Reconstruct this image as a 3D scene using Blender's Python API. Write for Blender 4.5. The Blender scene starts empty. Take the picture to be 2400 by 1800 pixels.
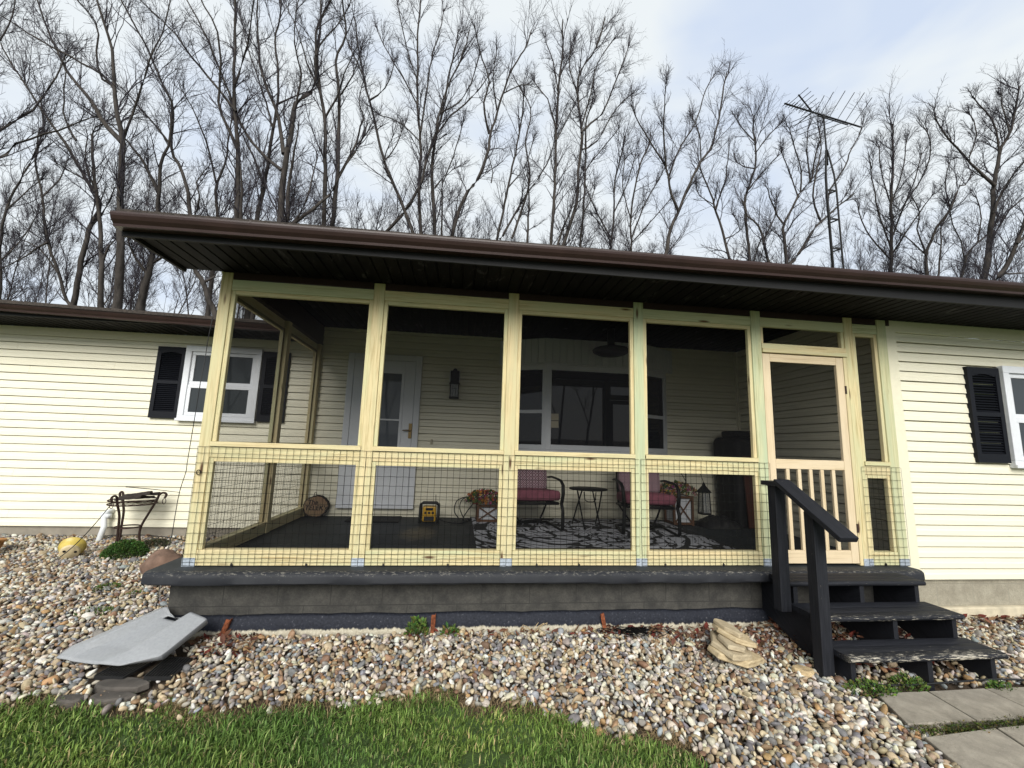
import bpy, bmesh, math, random
import numpy as np
from mathutils import Vector, Matrix, noise

random.seed(11)
rng = np.random.default_rng(11)
PI = math.pi
scene = bpy.context.scene
COL = scene.collection

# ------------------------------------------------------------------ camera
F_PX = 1000.0                      # focal length in pixels of the 2400 px wide photograph
CAM = Vector((2.3578, -3.7628, 0.9920))
YAW, PITCH, ROLL = math.radians(6.670), math.radians(8.481), math.radians(1.802)


def camera_axes():
    f = Vector((math.sin(YAW), math.cos(YAW), 0)); r = Vector((math.cos(YAW), -math.sin(YAW), 0)); u = Vector((0, 0, 1))
    f2 = f * math.cos(PITCH) + u * math.sin(PITCH); u2 = u * math.cos(PITCH) - f * math.sin(PITCH)
    return r * math.cos(ROLL) + u2 * math.sin(ROLL), u2 * math.cos(ROLL) - r * math.sin(ROLL), f2


RIGHT, UP, FWD = camera_axes()
cam_data = bpy.data.cameras.new('camera')
cam = bpy.data.objects.new('camera', cam_data)
COL.objects.link(cam)
cam.matrix_world = Matrix(((RIGHT.x, UP.x, -FWD.x, CAM.x), (RIGHT.y, UP.y, -FWD.y, CAM.y), (RIGHT.z, UP.z, -FWD.z, CAM.z), (0, 0, 0, 1)))
cam_data.sensor_width = 36.0
cam_data.lens = 36.0 * F_PX / 2400.0
cam_data.clip_start = 0.05
cam_data.clip_end = 2000
scene.camera = cam


def at(px, py, **k):
    """Point of the plane x=.., y=.., z=.. or depth d=.. that the photograph shows at pixel (px, py)."""
    d = FWD + RIGHT * ((px - 1200) / F_PX) - UP * ((py - 900) / F_PX)
    (a, v), = k.items()
    if a == 'd':
        return CAM + d * v
    i = 'xyz'.index(a)
    return CAM + d * ((v - CAM[i]) / d[i])


# ------------------------------------------------------------------ light
SUN_EL, SUN_AZ = math.radians(31), math.radians(-8)     # azimuth of the light's source from straight behind the camera
world = bpy.data.worlds.new('World'); scene.world = world; world.use_nodes = True
wn, wl = world.node_tree.nodes, world.node_tree.links
wn.clear()
w_out = wn.new('ShaderNodeOutputWorld')
w_sky = wn.new('ShaderNodeTexSky'); w_sky.sky_type = 'NISHITA'; w_sky.sun_disc = False
w_sky.sun_elevation = SUN_EL; w_sky.sun_rotation = PI + SUN_AZ
w_bg = wn.new('ShaderNodeBackground'); w_bg.inputs['Strength'].default_value = 0.10
wl.new(w_sky.outputs[0], w_bg.inputs['Color'])
w_cl = wn.new('ShaderNodeBackground'); w_cl.inputs['Strength'].default_value = 0.575
w_tc = wn.new('ShaderNodeTexCoord')
w_map = wn.new('ShaderNodeMapping'); w_map.inputs['Scale'].default_value = (1.0, 1.0, 2.2); w_map.inputs['Location'].default_value = (0.35, 0.1, 0.4)
wl.new(w_tc.outputs['Generated'], w_map.inputs[0])
w_n = wn.new('ShaderNodeTexNoise'); w_n.inputs['Scale'].default_value = 2.3; w_n.inputs['Detail'].default_value = 4; w_n.inputs['Roughness'].default_value = 0.5; w_n.inputs['Distortion'].default_value = 0.5
wl.new(w_map.outputs[0], w_n.inputs['Vector'])
w_r = wn.new('ShaderNodeValToRGB')
w_r.color_ramp.elements[0].position = 0.30; w_r.color_ramp.elements[0].color = (0.70, 0.80, 0.97, 1)
w_r.color_ramp.elements[1].position = 0.54; w_r.color_ramp.elements[1].color = (0.93, 0.98, 1.0, 1)
wl.new(w_n.outputs['Fac'], w_r.inputs[0]); wl.new(w_r.outputs[0], w_cl.inputs['Color'])
w_mix = wn.new('ShaderNodeMixShader'); w_mix.inputs[0].default_value = 0.92
wl.new(w_bg.outputs[0], w_mix.inputs[1]); wl.new(w_cl.outputs[0], w_mix.inputs[2]); wl.new(w_mix.outputs[0], w_out.inputs[0])

sun_data = bpy.data.lights.new('sun', 'SUN'); sun_data.energy = 2.8; sun_data.angle = math.radians(36); sun_data.color = (1.0, 0.97, 0.90)
sun = bpy.data.objects.new('sun', sun_data); COL.objects.link(sun)
sd = Vector((math.sin(SUN_AZ) * math.cos(SUN_EL), -math.cos(SUN_AZ) * math.cos(SUN_EL), math.sin(SUN_EL)))
sun.rotation_euler = sd.to_track_quat('Z', 'Y').to_euler(); sun.location = (0, -8, 9)

scene.view_settings.view_transform = 'Standard'; scene.view_settings.look = 'None'
scene.view_settings.exposure = 0.78; scene.view_settings.gamma = 1.0
scene.render.engine = 'CYCLES'
scene.cycles.max_bounces = 6; scene.cycles.transparent_max_bounces = 12

# ------------------------------------------------------------------ materials
def nodes_of(name):
    m = bpy.data.materials.new(name); m.use_nodes = True
    t = m.node_tree; b = t.nodes['Principled BSDF']
    return m, t.nodes, t.links, b


def coords(N, L, kind='Object', scale=(1, 1, 1), rot=(0, 0, 0), loc=(0, 0, 0)):
    tc = N.new('ShaderNodeTexCoord'); mp = N.new('ShaderNodeMapping')
    mp.inputs['Scale'].default_value = scale; mp.inputs['Rotation'].default_value = rot; mp.inputs['Location'].default_value = loc
    L.new(tc.outputs[kind], mp.inputs[0]); return mp.outputs[0]


def tex_noise(N, L, vec, scale, detail=4, rough=0.55, dist=0.0):
    n = N.new('ShaderNodeTexNoise'); n.inputs['Scale'].default_value = scale; n.inputs['Detail'].default_value = detail
    n.inputs['Roughness'].default_value = rough; n.inputs['Distortion'].default_value = dist
    if vec is not None: L.new(vec, n.inputs['Vector'])
    return n.outputs['Fac']


def ramp(N, L, fac, stops):
    r = N.new('ShaderNodeValToRGB'); e = r.color_ramp.elements
    while len(e) < len(stops): e.new(0.5)
    for q, (p, c) in zip(e, stops):
        q.position = p; q.color = (*c, 1) if len(c) == 3 else c
    L.new(fac, r.inputs[0]); return r.outputs[0]


def mixc(N, L, fac, a, b, mode='MIX'):
    m = N.new('ShaderNodeMix'); m.data_type = 'RGBA'; m.blend_type = mode
    for sock, v in ((m.inputs[0], fac), (m.inputs[6], a), (m.inputs[7], b)):
        if isinstance(v, (int, float)): sock.default_value = v
        elif isinstance(v, tuple): sock.default_value = (*v, 1) if len(v) == 3 else v
        else: L.new(v, sock)
    return m.outputs[2]


def mth(N, L, op, a, b=0.0, clamp=False):
    m = N.new('ShaderNodeMath'); m.operation = op; m.use_clamp = clamp
    for s, v in ((m.inputs[0], a), (m.inputs[1], b)):
        if isinstance(v, (int, float)): s.default_value = v
        else: L.new(v, s)
    return m.outputs[0]


def bump(N, L, b, height, strength=0.3, dist=0.01):
    n = N.new('ShaderNodeBump'); n.inputs['Strength'].default_value = strength; n.inputs['Distance'].default_value = dist
    L.new(height, n.inputs['Height']); L.new(n.outputs[0], b.inputs['Normal'])


def plain(name, col, rough=0.6, metal=0.0, var=0.12, scale=30, bumpy=0.1, spec=0.4, kind='Object', stretch=(1, 1, 1)):
    """Colour with a little noise of its own, so that no surface is perfectly even."""
    m, N, L, b = nodes_of(name)
    v = coords(N, L, kind, stretch); n = tex_noise(N, L, v, scale, 5, 0.6)
    lo = tuple(c * (1 - var) for c in col); hi = tuple(min(1, c * (1 + var)) for c in col)
    L.new(ramp(N, L, n, [(0.3, lo), (0.7, hi)]), b.inputs['Base Color'])
    b.inputs['Roughness'].default_value = rough; b.inputs['Metallic'].default_value = metal; b.inputs['Specular IOR Level'].default_value = spec
    if bumpy: bump(N, L, b, n, bumpy, 0.004)
    return m


def wood(name, light, dark, tints, knots=True, rough=0.7, grain=34.0):
    """Sawn board, grain along U of its own UVs (metres)."""
    m, N, L, b = nodes_of(name)
    v = coords(N, L, 'UV', (1.0, 1.0, 1.0))
    gv = N.new('ShaderNodeMapping'); gv.inputs['Scale'].default_value = (1.3, grain, 1); L.new(v, gv.inputs[0])
    g = tex_noise(N, L, gv.outputs[0], 2.2, 5, 0.62, 0.35)
    c = ramp(N, L, g, [(0.34, dark), (0.52, light), (0.75, tuple(min(1, x * 1.12) for x in light))])
    bv = N.new('ShaderNodeMapping'); bv.inputs['Scale'].default_value = (0.9, 5.5, 1); L.new(v, bv.inputs[0])
    big = tex_noise(N, L, bv.outputs[0], 1.6, 3)
    c = mixc(N, L, ramp(N, L, big, [(0.40, (0, 0, 0)), (0.66, (0.95, 0.95, 0.95))]), c, tints[0])
    oi = N.new('ShaderNodeObjectInfo')
    c = mixc(N, L, mth(N, L, 'MULTIPLY', oi.outputs['Random'], 0.42), c, tints[1])
    if knots:
        kv = N.new('ShaderNodeMapping'); kv.inputs['Scale'].default_value = (2.3, 11, 1); L.new(v, kv.inputs[0])
        vo = N.new('ShaderNodeTexVoronoi'); vo.inputs['Scale'].default_value = 1.0; L.new(kv.outputs[0], vo.inputs['Vector'])
        k = ramp(N, L, vo.outputs['Distance'], [(0.07, (1, 1, 1)), (0.17, (0, 0, 0))])
        sel = N.new('ShaderNodeSeparateColor'); L.new(vo.outputs['Color'], sel.inputs[0])
        k2 = mth(N, L, 'MULTIPLY', k, mth(N, L, 'GREATER_THAN', sel.outputs[0], 0.46))
        c = mixc(N, L, k2, c, (0.10, 0.05, 0.025))
    L.new(c, b.inputs['Base Color']); b.inputs['Roughness'].default_value = rough; b.inputs['Specular IOR Level'].default_value = 0.25
    bump(N, L, b, g, 0.25, 0.002)
    return m


def attr_mat(name, rough=0.7, bump_scale=60, bump_s=0.3, spec=0.3, mottled=0.25):
    """Colour carried by each piece (pebble, leaf, blade) as its own attribute."""
    m, N, L, b = nodes_of(name)
    a = N.new('ShaderNodeAttribute'); a.attribute_name = 'tone'
    n = tex_noise(N, L, coords(N, L), bump_scale, 5, 0.6)
    f = ramp(N, L, n, [(0.3, (1 - mottled,) * 3), (0.7, (1 + 0.0,) * 3)])
    L.new(mixc(N, L, 1.0, a.outputs['Color'], f, 'MULTIPLY'), b.inputs['Base Color'])
    b.inputs['Roughness'].default_value = rough; b.inputs['Specular IOR Level'].default_value = spec
    if bump_s: bump(N, L, b, n, bump_s, 0.004)
    return m


M = {}
M['pine'] = wood('treated_pine', (0.63, 0.54, 0.31), (0.40, 0.31, 0.145), ((0.52, 0.53, 0.32), (0.64, 0.50, 0.30)))
M['pine_green'] = wood('green_treated_pine', (0.53, 0.53, 0.33), (0.32, 0.32, 0.17), ((0.44, 0.50, 0.33), (0.60, 0.53, 0.31)))
M['fir'] = wood('door_pine', (0.62, 0.50, 0.33), (0.45, 0.34, 0.20), ((0.66, 0.55, 0.39), (0.62, 0.50, 0.33)), knots=False)
M['trim_white'] = plain('white_vinyl', (0.70, 0.72, 0.76), 0.35, var=0.03, bumpy=0.02)
M['door_white'] = plain('white_door_paint', (0.72, 0.74, 0.78), 0.4, var=0.03, bumpy=0.03)
M['cream_trim'] = plain('cream_aluminium_trim', (0.74, 0.70, 0.54), 0.45, var=0.03, bumpy=0.03)
M['brown_metal'] = plain('brown_painted_aluminium', (0.038, 0.021, 0.019), 0.4, var=0.14, scale=5, bumpy=0.02, spec=0.35)
M['shutter'] = plain('black_shutter_vinyl', (0.006, 0.007, 0.011), 0.6, var=0.1, bumpy=0.03, spec=0.2)
M['black_iron'] = plain('black_iron', (0.007, 0.007, 0.007), 0.55, var=0.3, bumpy=0.1, spec=0.25)
M['black_plastic'] = plain('black_plastic', (0.014, 0.014, 0.015), 0.45, var=0.15, bumpy=0.05)
M['wire'] = plain('black_coated_wire', (0.005, 0.006, 0.005), 0.6, var=0.2, bumpy=0.0, spec=0.15)
M['rust_iron'] = plain('rusty_iron', (0.030, 0.015, 0.011), 0.85, var=0.5, scale=40, bumpy=0.4)
M['rust_orange'] = plain('orange_rust', (0.17, 0.050, 0.020), 0.95, var=0.6, scale=45, bumpy=0.6)
M['galv'] = plain('galvanised_steel', (0.50, 0.56, 0.64), 0.45, metal=0.5, var=0.15, scale=60, bumpy=0.05)
M['pvc'] = plain('white_pvc', (0.66, 0.68, 0.70), 0.4, var=0.08, scale=8, bumpy=0.02)
M['yellow_plastic'] = plain('yellow_plastic', (0.55, 0.31, 0.02), 0.4, var=0.06, bumpy=0.02)
M['pot_yellow'] = plain('yellow_glaze', (0.55, 0.42, 0.10), 0.35, var=0.15, scale=12, bumpy=0.05)
M['pot_cream'] = plain('bare_clay', (0.56, 0.46, 0.28), 0.8, var=0.12, scale=18, bumpy=0.1)
M['terracotta'] = plain('orange_clay', (0.34, 0.17, 0.06), 0.8, var=0.2, scale=18, bumpy=0.1)
M['brass'] = plain('antique_brass', (0.20, 0.14, 0.06), 0.35, metal=0.9, var=0.1)
M['plastic_grey'] = plain('grey_moulded_plastic', (0.285, 0.295, 0.310), 0.55, var=0.09, scale=60, bumpy=0.10)
M['bark'] = plain('bark', (0.052, 0.046, 0.042), 0.95, var=0.45, scale=9, bumpy=0.6, spec=0.1, stretch=(1, 1, 0.25))
M['twig'] = plain('twig_bark', (0.046, 0.042, 0.050), 0.95, var=0.3, scale=4, bumpy=0.0, spec=0.1)
M['crate_wood'] = wood('brown_stained_wood', (0.11, 0.055, 0.03), (0.06, 0.03, 0.015), ((0.09, 0.045, 0.025), (0.13, 0.07, 0.04)), knots=False)
M['slat_white'] = plain('whitewashed_slats', (0.50, 0.52, 0.55), 0.7, var=0.15, scale=3, bumpy=0.1, stretch=(1, 1, 14))
M['cushion'] = plain('mauve_cushion', (0.200, 0.065, 0.090), 0.95, var=0.18, scale=14, bumpy=0.25)
M['cabinet'] = plain('dark_cloth_and_eave_shade', (0.005, 0.005, 0.006), 0.75, var=0.3, scale=6, bumpy=0.3)  # cloth colour; the eave fascias also take it as painted-in shade
M['board_brown'] = wood('reddish_board', (0.060, 0.020, 0.013), (0.035, 0.012, 0.008), ((0.05, 0.018, 0.012), (0.07, 0.025, 0.015)), knots=False)
M['mat_black'] = plain('black_rubber_mat', (0.008, 0.008, 0.009), 0.9, var=0.3, scale=90, bumpy=0.5)
M['sandstone'] = plain('tan_sandstone', (0.46, 0.35, 0.20), 0.9, var=0.35, scale=16, bumpy=0.6, stretch=(1, 1, 3.5))
M['boulder'] = plain('brown_boulder', (0.155, 0.098, 0.072), 0.9, var=0.35, scale=11, bumpy=0.5)
M['dark_stone'] = plain('dark_flagstone', (0.075, 0.066, 0.058), 0.9, var=0.4, scale=10, bumpy=0.5)
M['scrap_bark'] = plain('weathered_bark_scraps', (0.028, 0.022, 0.019), 0.95, var=0.5, scale=22, bumpy=0.6)
M['plate'] = plain('almond_plastic', (0.42, 0.38, 0.28), 0.5, var=0.03)
M['moss'] = attr_mat('leafy_green', 0.8, 80, 0.0, 0.2, 0.2)
M['pebble'] = attr_mat('river_pebbles', 0.62, 55, 0.35, 0.35, 0.35)
M['grass'] = attr_mat('grass_blades', 0.6, 200, 0.0, 0.25, 0.1)
M['petal'] = attr_mat('silk_petals', 0.8, 90, 0.0, 0.2, 0.15)
M['litter'] = attr_mat('dead_leaves', 0.9, 90, 0.2, 0.2, 0.3)


def m_siding():
    m, N, L, b = nodes_of('cream_vinyl_siding')
    v = coords(N, L, 'UV', (0.7, 40, 1)); n = tex_noise(N, L, v, 3.0, 4)
    v2 = coords(N, L, 'Object', (0.5, 0.5, 1.2)); n2 = tex_noise(N, L, v2, 2.0, 4)
    c = ramp(N, L, n, [(0.3, (0.768, 0.728, 0.575)), (0.7, (0.803, 0.768, 0.618))])
    c = mixc(N, L, ramp(N, L, n2, [(0.45, (0, 0, 0)), (0.8, (0.28, 0.28, 0.28))]), c, (0.69, 0.665, 0.53))
    L.new(c, b.inputs['Base Color']); b.inputs['Roughness'].default_value = 0.42; b.inputs['Specular IOR Level'].default_value = 0.35
    bump(N, L, b, n, 0.10, 0.002)
    return m


def m_glass(name, base, rough=0.02):
    m, N, L, b = nodes_of(name)
    b.inputs['Base Color'].default_value = (*base, 1); b.inputs['Roughness'].default_value = rough; b.inputs['Specular IOR Level'].default_value = 0.40
    n = tex_noise(N, L, coords(N, L), 2.2, 2); bump(N, L, b, n, 0.02, 0.01)
    return m


def m_screen():
    m, N, L, b = nodes_of('insect_screen')
    out = N['Material Output']; tr = N.new('ShaderNodeBsdfTransparent'); mx = N.new('ShaderNodeMixShader')
    b.inputs['Base Color'].default_value = (0.007, 0.007, 0.008, 1); b.inputs['Roughness'].default_value = 0.9; b.inputs['Specular IOR Level'].default_value = 0.1
    mx.inputs[0].default_value = 0.34
    L.new(tr.outputs[0], mx.inputs[1]); L.new(b.outputs[0], mx.inputs[2]); L.new(mx.outputs[0], out.inputs[0])
    return m


def m_clear():
    m, N, L, b = nodes_of('lantern_glass')
    out = N['Material Output']; tr = N.new('ShaderNodeBsdfTransparent'); mx = N.new('ShaderNodeMixShader')
    b.inputs['Base Color'].default_value = (0.3, 0.32, 0.34, 1); b.inputs['Roughness'].default_value = 0.06
    mx.inputs[0].default_value = 0.45
    L.new(tr.outputs[0], mx.inputs[1]); L.new(b.outputs[0], mx.inputs[2]); L.new(mx.outputs[0], out.inputs[0])
    return m


def m_painted_concrete(name, floor=False):
    """Black-painted concrete with flaked spots; the front edge of the slab is worn most."""
    m, N, L, b = nodes_of(name)
    v = coords(N, L); n = tex_noise(N, L, v, 5, 6, 0.65)
    if floor:
        base = ramp(N, L, n, [(0.3, (0.014, 0.017, 0.020)), (0.7, (0.032, 0.037, 0.041))])
        b.inputs['Specular IOR Level'].default_value = 0.25
        v2 = coords(N, L, 'Object', (1.2, 7, 1)); f = tex_noise(N, L, v2, 9, 6, 0.7)
        sx = N.new('ShaderNodeSeparateXYZ'); L.new(v, sx.inputs[0])
        dx = mth(N, L, 'MULTIPLY', mth(N, L, 'SUBTRACT', sx.outputs[0], 1.93), 3.4); dy = mth(N, L, 'MULTIPLY', mth(N, L, 'SUBTRACT', sx.outputs[1], 1.35), 1.9)
        d = mth(N, L, 'ADD', mth(N, L, 'MULTIPLY', dx, dx), mth(N, L, 'MULTIPLY', dy, dy))
        patch = mth(N, L, 'SUBTRACT', f, mth(N, L, 'MULTIPLY', d, 0.30))
        k = ramp(N, L, patch, [(0.34, (0, 0, 0)), (0.50, (0.75, 0.75, 0.75))])
        c = mixc(N, L, k, base, (0.17, 0.14, 0.09))
        # front lip of the slab
        e = tex_noise(N, L, coords(N, L, 'Object', (10, 20, 20)), 3.2, 7, 0.74)
        near = ramp(N, L, mth(N, L, 'MULTIPLY', sx.outputs[1], -1.0), [(0.05, (0, 0, 0)), (0.17, (0.15, 0.15, 0.15))])
        up = ramp(N, L, mth(N, L, 'MULTIPLY', sx.outputs[2], -1.0), [(0.0, (1, 1, 1)), (0.02, (0.75, 0.75, 0.75)), (0.045, (0.0, 0.0, 0.0))])
        chips = ramp(N, L, mth(N, L, 'ADD', e, mth(N, L, 'MULTIPLY', near, up)), [(0.655, (0, 0, 0)), (0.72, (1, 1, 1))])
        c = mixc(N, L, chips, c, (0.48, 0.45, 0.38))
        c = mixc(N, L, ramp(N, L, near, [(0.0, (0, 0, 0)), (0.15, (0.8, 0.8, 0.8))]), c, mixc(N, L, n, (0.009, 0.010, 0.016), (0.032, 0.033, 0.038)))
    else:
        base = ramp(N, L, n, [(0.3, (0.030, 0.029, 0.027)), (0.7, (0.088, 0.084, 0.075))])
        e = tex_noise(N, L, v, 26, 7, 0.75)
        c = mixc(N, L, ramp(N, L, e, [(0.62, (0, 0, 0)), (0.75, (0.5, 0.5, 0.5))]), base, (0.16, 0.15, 0.13))
        n = e
    L.new(c, b.inputs['Base Color']); b.inputs['Roughness'].default_value = 0.62
    bump(N, L, b, n, 0.35, 0.006)
    return m


def m_footing():
    m, N, L, b = nodes_of('half_painted_footing')
    v = coords(N, L); sx = N.new('ShaderNodeSeparateXYZ'); L.new(v, sx.inputs[0])
    e = tex_noise(N, L, coords(N, L, 'Object', (9, 9, 2.0)), 2.6, 7, 0.7); s = tex_noise(N, L, v, 60, 5, 0.7)
    z = mth(N, L, 'ADD', sx.outputs[2], mth(N, L, 'MULTIPLY', mth(N, L, 'SUBTRACT', e, 0.5), 0.075))
    k = ramp(N, L, mth(N, L, 'MULTIPLY', z, -1.0), [(0.445, (0, 0, 0)), (0.458, (1, 1, 1))])
    b.inputs['Specular IOR Level'].default_value = 0.2
    black = ramp(N, L, s, [(0.3, (0.008, 0.009, 0.014)), (0.62, (0.022, 0.025, 0.036)), (0.74, (0.16, 0.16, 0.17))])
    bare = ramp(N, L, s, [(0.3, (0.36, 0.32, 0.24)), (0.7, (0.62, 0.58, 0.47))])
    L.new(mixc(N, L, k, black, bare), b.inputs['Base Color']); b.inputs['Roughness'].default_value = 0.7
    bump(N, L, b, e, 0.4, 0.01)
    return m


def m_block(name, lo, hi, mortar):
    m, N, L, b = nodes_of(name)
    v = coords(N, L, 'UV'); br = N.new('ShaderNodeTexBrick'); L.new(v, br.inputs['Vector'])
    br.inputs['Scale'].default_value = 1.0; br.inputs['Mortar Size'].default_value = 0.004; br.inputs['Mortar Smooth'].default_value = 0.4
    br.inputs['Brick Width'].default_value = 0.40; br.inputs['Row Height'].default_value = 0.20
    for s, c in (('Color1', (1, 1, 1)), ('Color2', (0.82, 0.82, 0.82)), ('Mortar', (0, 0, 0))): br.inputs[s].default_value = (*c, 1)
    n = tex_noise(N, L, coords(N, L), 7, 8, 0.7); n2 = tex_noise(N, L, coords(N, L), 90, 3, 0.6)
    c = ramp(N, L, n, [(0.3, lo), (0.7, hi)])
    c = mixc(N, L, ramp(N, L, n2, [(0.35, (0.30, 0.30, 0.30)), (0.6, (0, 0, 0))]), c, tuple(x * 0.5 for x in lo))
    c = mixc(N, L, br.outputs['Fac'], c, mortar)
    L.new(c, b.inputs['Base Color']); b.inputs['Roughness'].default_value = 0.9
    h = mth(N, L, 'SUBTRACT', mth(N, L, 'MULTIPLY', n2, 0.3), br.outputs['Fac']); bump(N, L, b, h, 0.5, 0.006)
    return m


def m_black_board():
    """Black stain on step boards, worn through to pale wood along the front edge (local v of the UV)."""
    m, N, L, b = nodes_of('worn_black_step_paint')
    v = coords(N, L, 'UV'); gv = N.new('ShaderNodeMapping'); gv.inputs['Scale'].default_value = (3, 60, 1); L.new(v, gv.inputs[0])
    g = tex_noise(N, L, gv.outputs[0], 1.5, 5, 0.6)
    base = ramp(N, L, g, [(0.3, (0.006, 0.007, 0.010)), (0.7, (0.020, 0.021, 0.027))])
    wv = N.new('ShaderNodeMapping'); wv.inputs['Scale'].default_value = (13, 150, 1); L.new(v, wv.inputs[0])
    w = tex_noise(N, L, wv.outputs[0], 1.0, 6, 0.7)
    a = N.new('ShaderNodeAttribute'); a.attribute_name = 'tone'
    sep = N.new('ShaderNodeSeparateColor'); L.new(a.outputs['Color'], sep.inputs[0])
    k = ramp(N, L, mth(N, L, 'ADD', w, mth(N, L, 'MULTIPLY', sep.outputs[0], 0.22)), [(0.69, (0, 0, 0)), (0.735, (1, 1, 1))])
    L.new(mixc(N, L, k, base, (0.50, 0.46, 0.38)), b.inputs['Base Color']); b.inputs['Roughness'].default_value = 0.6; b.inputs['Specular IOR Level'].default_value = 0.25
    bump(N, L, b, g, 0.3, 0.003)
    return m


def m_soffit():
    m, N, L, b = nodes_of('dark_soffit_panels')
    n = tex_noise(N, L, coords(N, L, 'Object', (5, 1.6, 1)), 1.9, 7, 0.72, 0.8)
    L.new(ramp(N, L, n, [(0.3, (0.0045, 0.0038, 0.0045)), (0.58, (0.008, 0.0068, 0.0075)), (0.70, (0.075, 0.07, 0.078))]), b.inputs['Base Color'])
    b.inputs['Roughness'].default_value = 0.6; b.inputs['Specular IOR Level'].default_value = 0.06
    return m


def m_shingle():
    m, N, L, b = nodes_of('brown_shingles')
    v = coords(N, L, 'Object'); n = tex_noise(N, L, v, 40, 5, 0.7)
    L.new(ramp(N, L, n, [(0.3, (0.02, 0.016, 0.014)), (0.7, (0.075, 0.06, 0.05))]), b.inputs['Base Color']); b.inputs['Roughness'].default_value = 0.95
    bump(N, L, b, n, 0.8, 0.02)
    return m


def m_rug():
    """Black woven rug with a pale grey leafy medallion, drawn in the rug's own metres from its middle."""
    m, N, L, b = nodes_of('leaf_medallion_rug')
    v = coords(N, L); sx = N.new('ShaderNodeSeparateXYZ'); L.new(v, sx.inputs[0]); x, y = sx.outputs[0], sx.outputs[1]
    r = mth(N, L, 'SQRT', mth(N, L, 'ADD', mth(N, L, 'MULTIPLY', x, x), mth(N, L, 'MULTIPLY', y, y)))
    th = mth(N, L, 'ARCTAN2', y, x)
    wob = tex_noise(N, L, v, 3.0, 2)
    th2 = mth(N, L, 'ADD', th, mth(N, L, 'MULTIPLY', mth(N, L, 'SUBTRACT', wob, 0.5), 1.2))
    cv = N.new('ShaderNodeCombineXYZ')
    L.new(mth(N, L, 'MULTIPLY', th2, 13 / (2 * PI)), cv.inputs[0]); L.new(mth(N, L, 'MULTIPLY', r, 3.1), cv.inputs[1])
    vo = N.new('ShaderNodeTexVoronoi'); vo.feature = 'DISTANCE_TO_EDGE'; vo.inputs['Scale'].default_value = 1.0; vo.inputs['Randomness'].default_value = 0.55
    L.new(cv.outputs[0], vo.inputs['Vector'])
    leaf = ramp(N, L, vo.outputs['Distance'], [(0.075, (0, 0, 0)), (0.105, (1, 1, 1))])
    vein = mth(N, L, 'ABSOLUTE', mth(N, L, 'SINE', mth(N, L, 'ADD', mth(N, L, 'MULTIPLY', r, 26), mth(N, L, 'MULTIPLY', th2, 9))))
    leaf = mth(N, L, 'MULTIPLY', leaf, mth(N, L, 'GREATER_THAN', vein, 0.28))
    ax = mth(N, L, 'LESS_THAN', mth(N, L, 'ABSOLUTE', x), 1.36); ay = mth(N, L, 'LESS_THAN', mth(N, L, 'ABSOLUTE', y), 0.90)
    k = mth(N, L, 'MULTIPLY', leaf, mth(N, L, 'MULTIPLY', ax, ay))
    L.new(mixc(N, L, k, (0.006, 0.006, 0.007), (0.42, 0.43, 0.47)), b.inputs['Base Color']); b.inputs['Roughness'].default_value = 0.95
    bump(N, L, b, tex_noise(N, L, v, 300, 2), 0.3, 0.002)
    return m


def m_diamond():
    """Mauve cushion cloth with a pale nested-diamond print (its own UVs)."""
    m, N, L, b = nodes_of('diamond_print_cushion')
    v = coords(N, L, 'UV', (6, 5, 1)); sx = N.new('ShaderNodeSeparateXYZ'); L.new(v, sx.inputs[0])
    fx = mth(N, L, 'ABSOLUTE', mth(N, L, 'SUBTRACT', mth(N, L, 'FRACT', sx.outputs[0]), 0.5)); fy = mth(N, L, 'ABSOLUTE', mth(N, L, 'SUBTRACT', mth(N, L, 'FRACT', sx.outputs[1]), 0.5))
    d = mth(N, L, 'ADD', fx, fy); ring = mth(N, L, 'ABSOLUTE', mth(N, L, 'SUBTRACT', mth(N, L, 'FRACT', mth(N, L, 'MULTIPLY', d, 3.0)), 0.5))
    k = ramp(N, L, ring, [(0.13, (1, 1, 1)), (0.19, (0, 0, 0))])
    c = mixc(N, L, k, (0.15, 0.065, 0.085), (0.46, 0.37, 0.40))
    L.new(c, b.inputs['Base Color']); b.inputs['Roughness'].default_value = 0.95
    bump(N, L, b, tex_noise(N, L, coords(N, L), 16, 3), 0.25, 0.01)
    return m


def m_log_face():
    m, N, L, b = nodes_of('log_slice_face')
    v = coords(N, L); n = tex_noise(N, L, v, 9, 4)
    wv = N.new('ShaderNodeTexWave'); wv.wave_type = 'RINGS'; wv.rings_direction = 'Y'; wv.inputs['Scale'].default_value = 14; wv.inputs['Distortion'].default_value = 3; L.new(v, wv.inputs['Vector'])
    c = ramp(N, L, wv.outputs['Fac'], [(0.2, (0.13, 0.085, 0.042)), (0.8, (0.21, 0.14, 0.068))])
    L.new(mixc(N, L, ramp(N, L, n, [(0.4, (0, 0, 0)), (0.75, (0.6, 0.6, 0.6))]), c, (0.24, 0.10, 0.055)), b.inputs['Base Color']); b.inputs['Roughness'].default_value = 0.7
    return m


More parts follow.
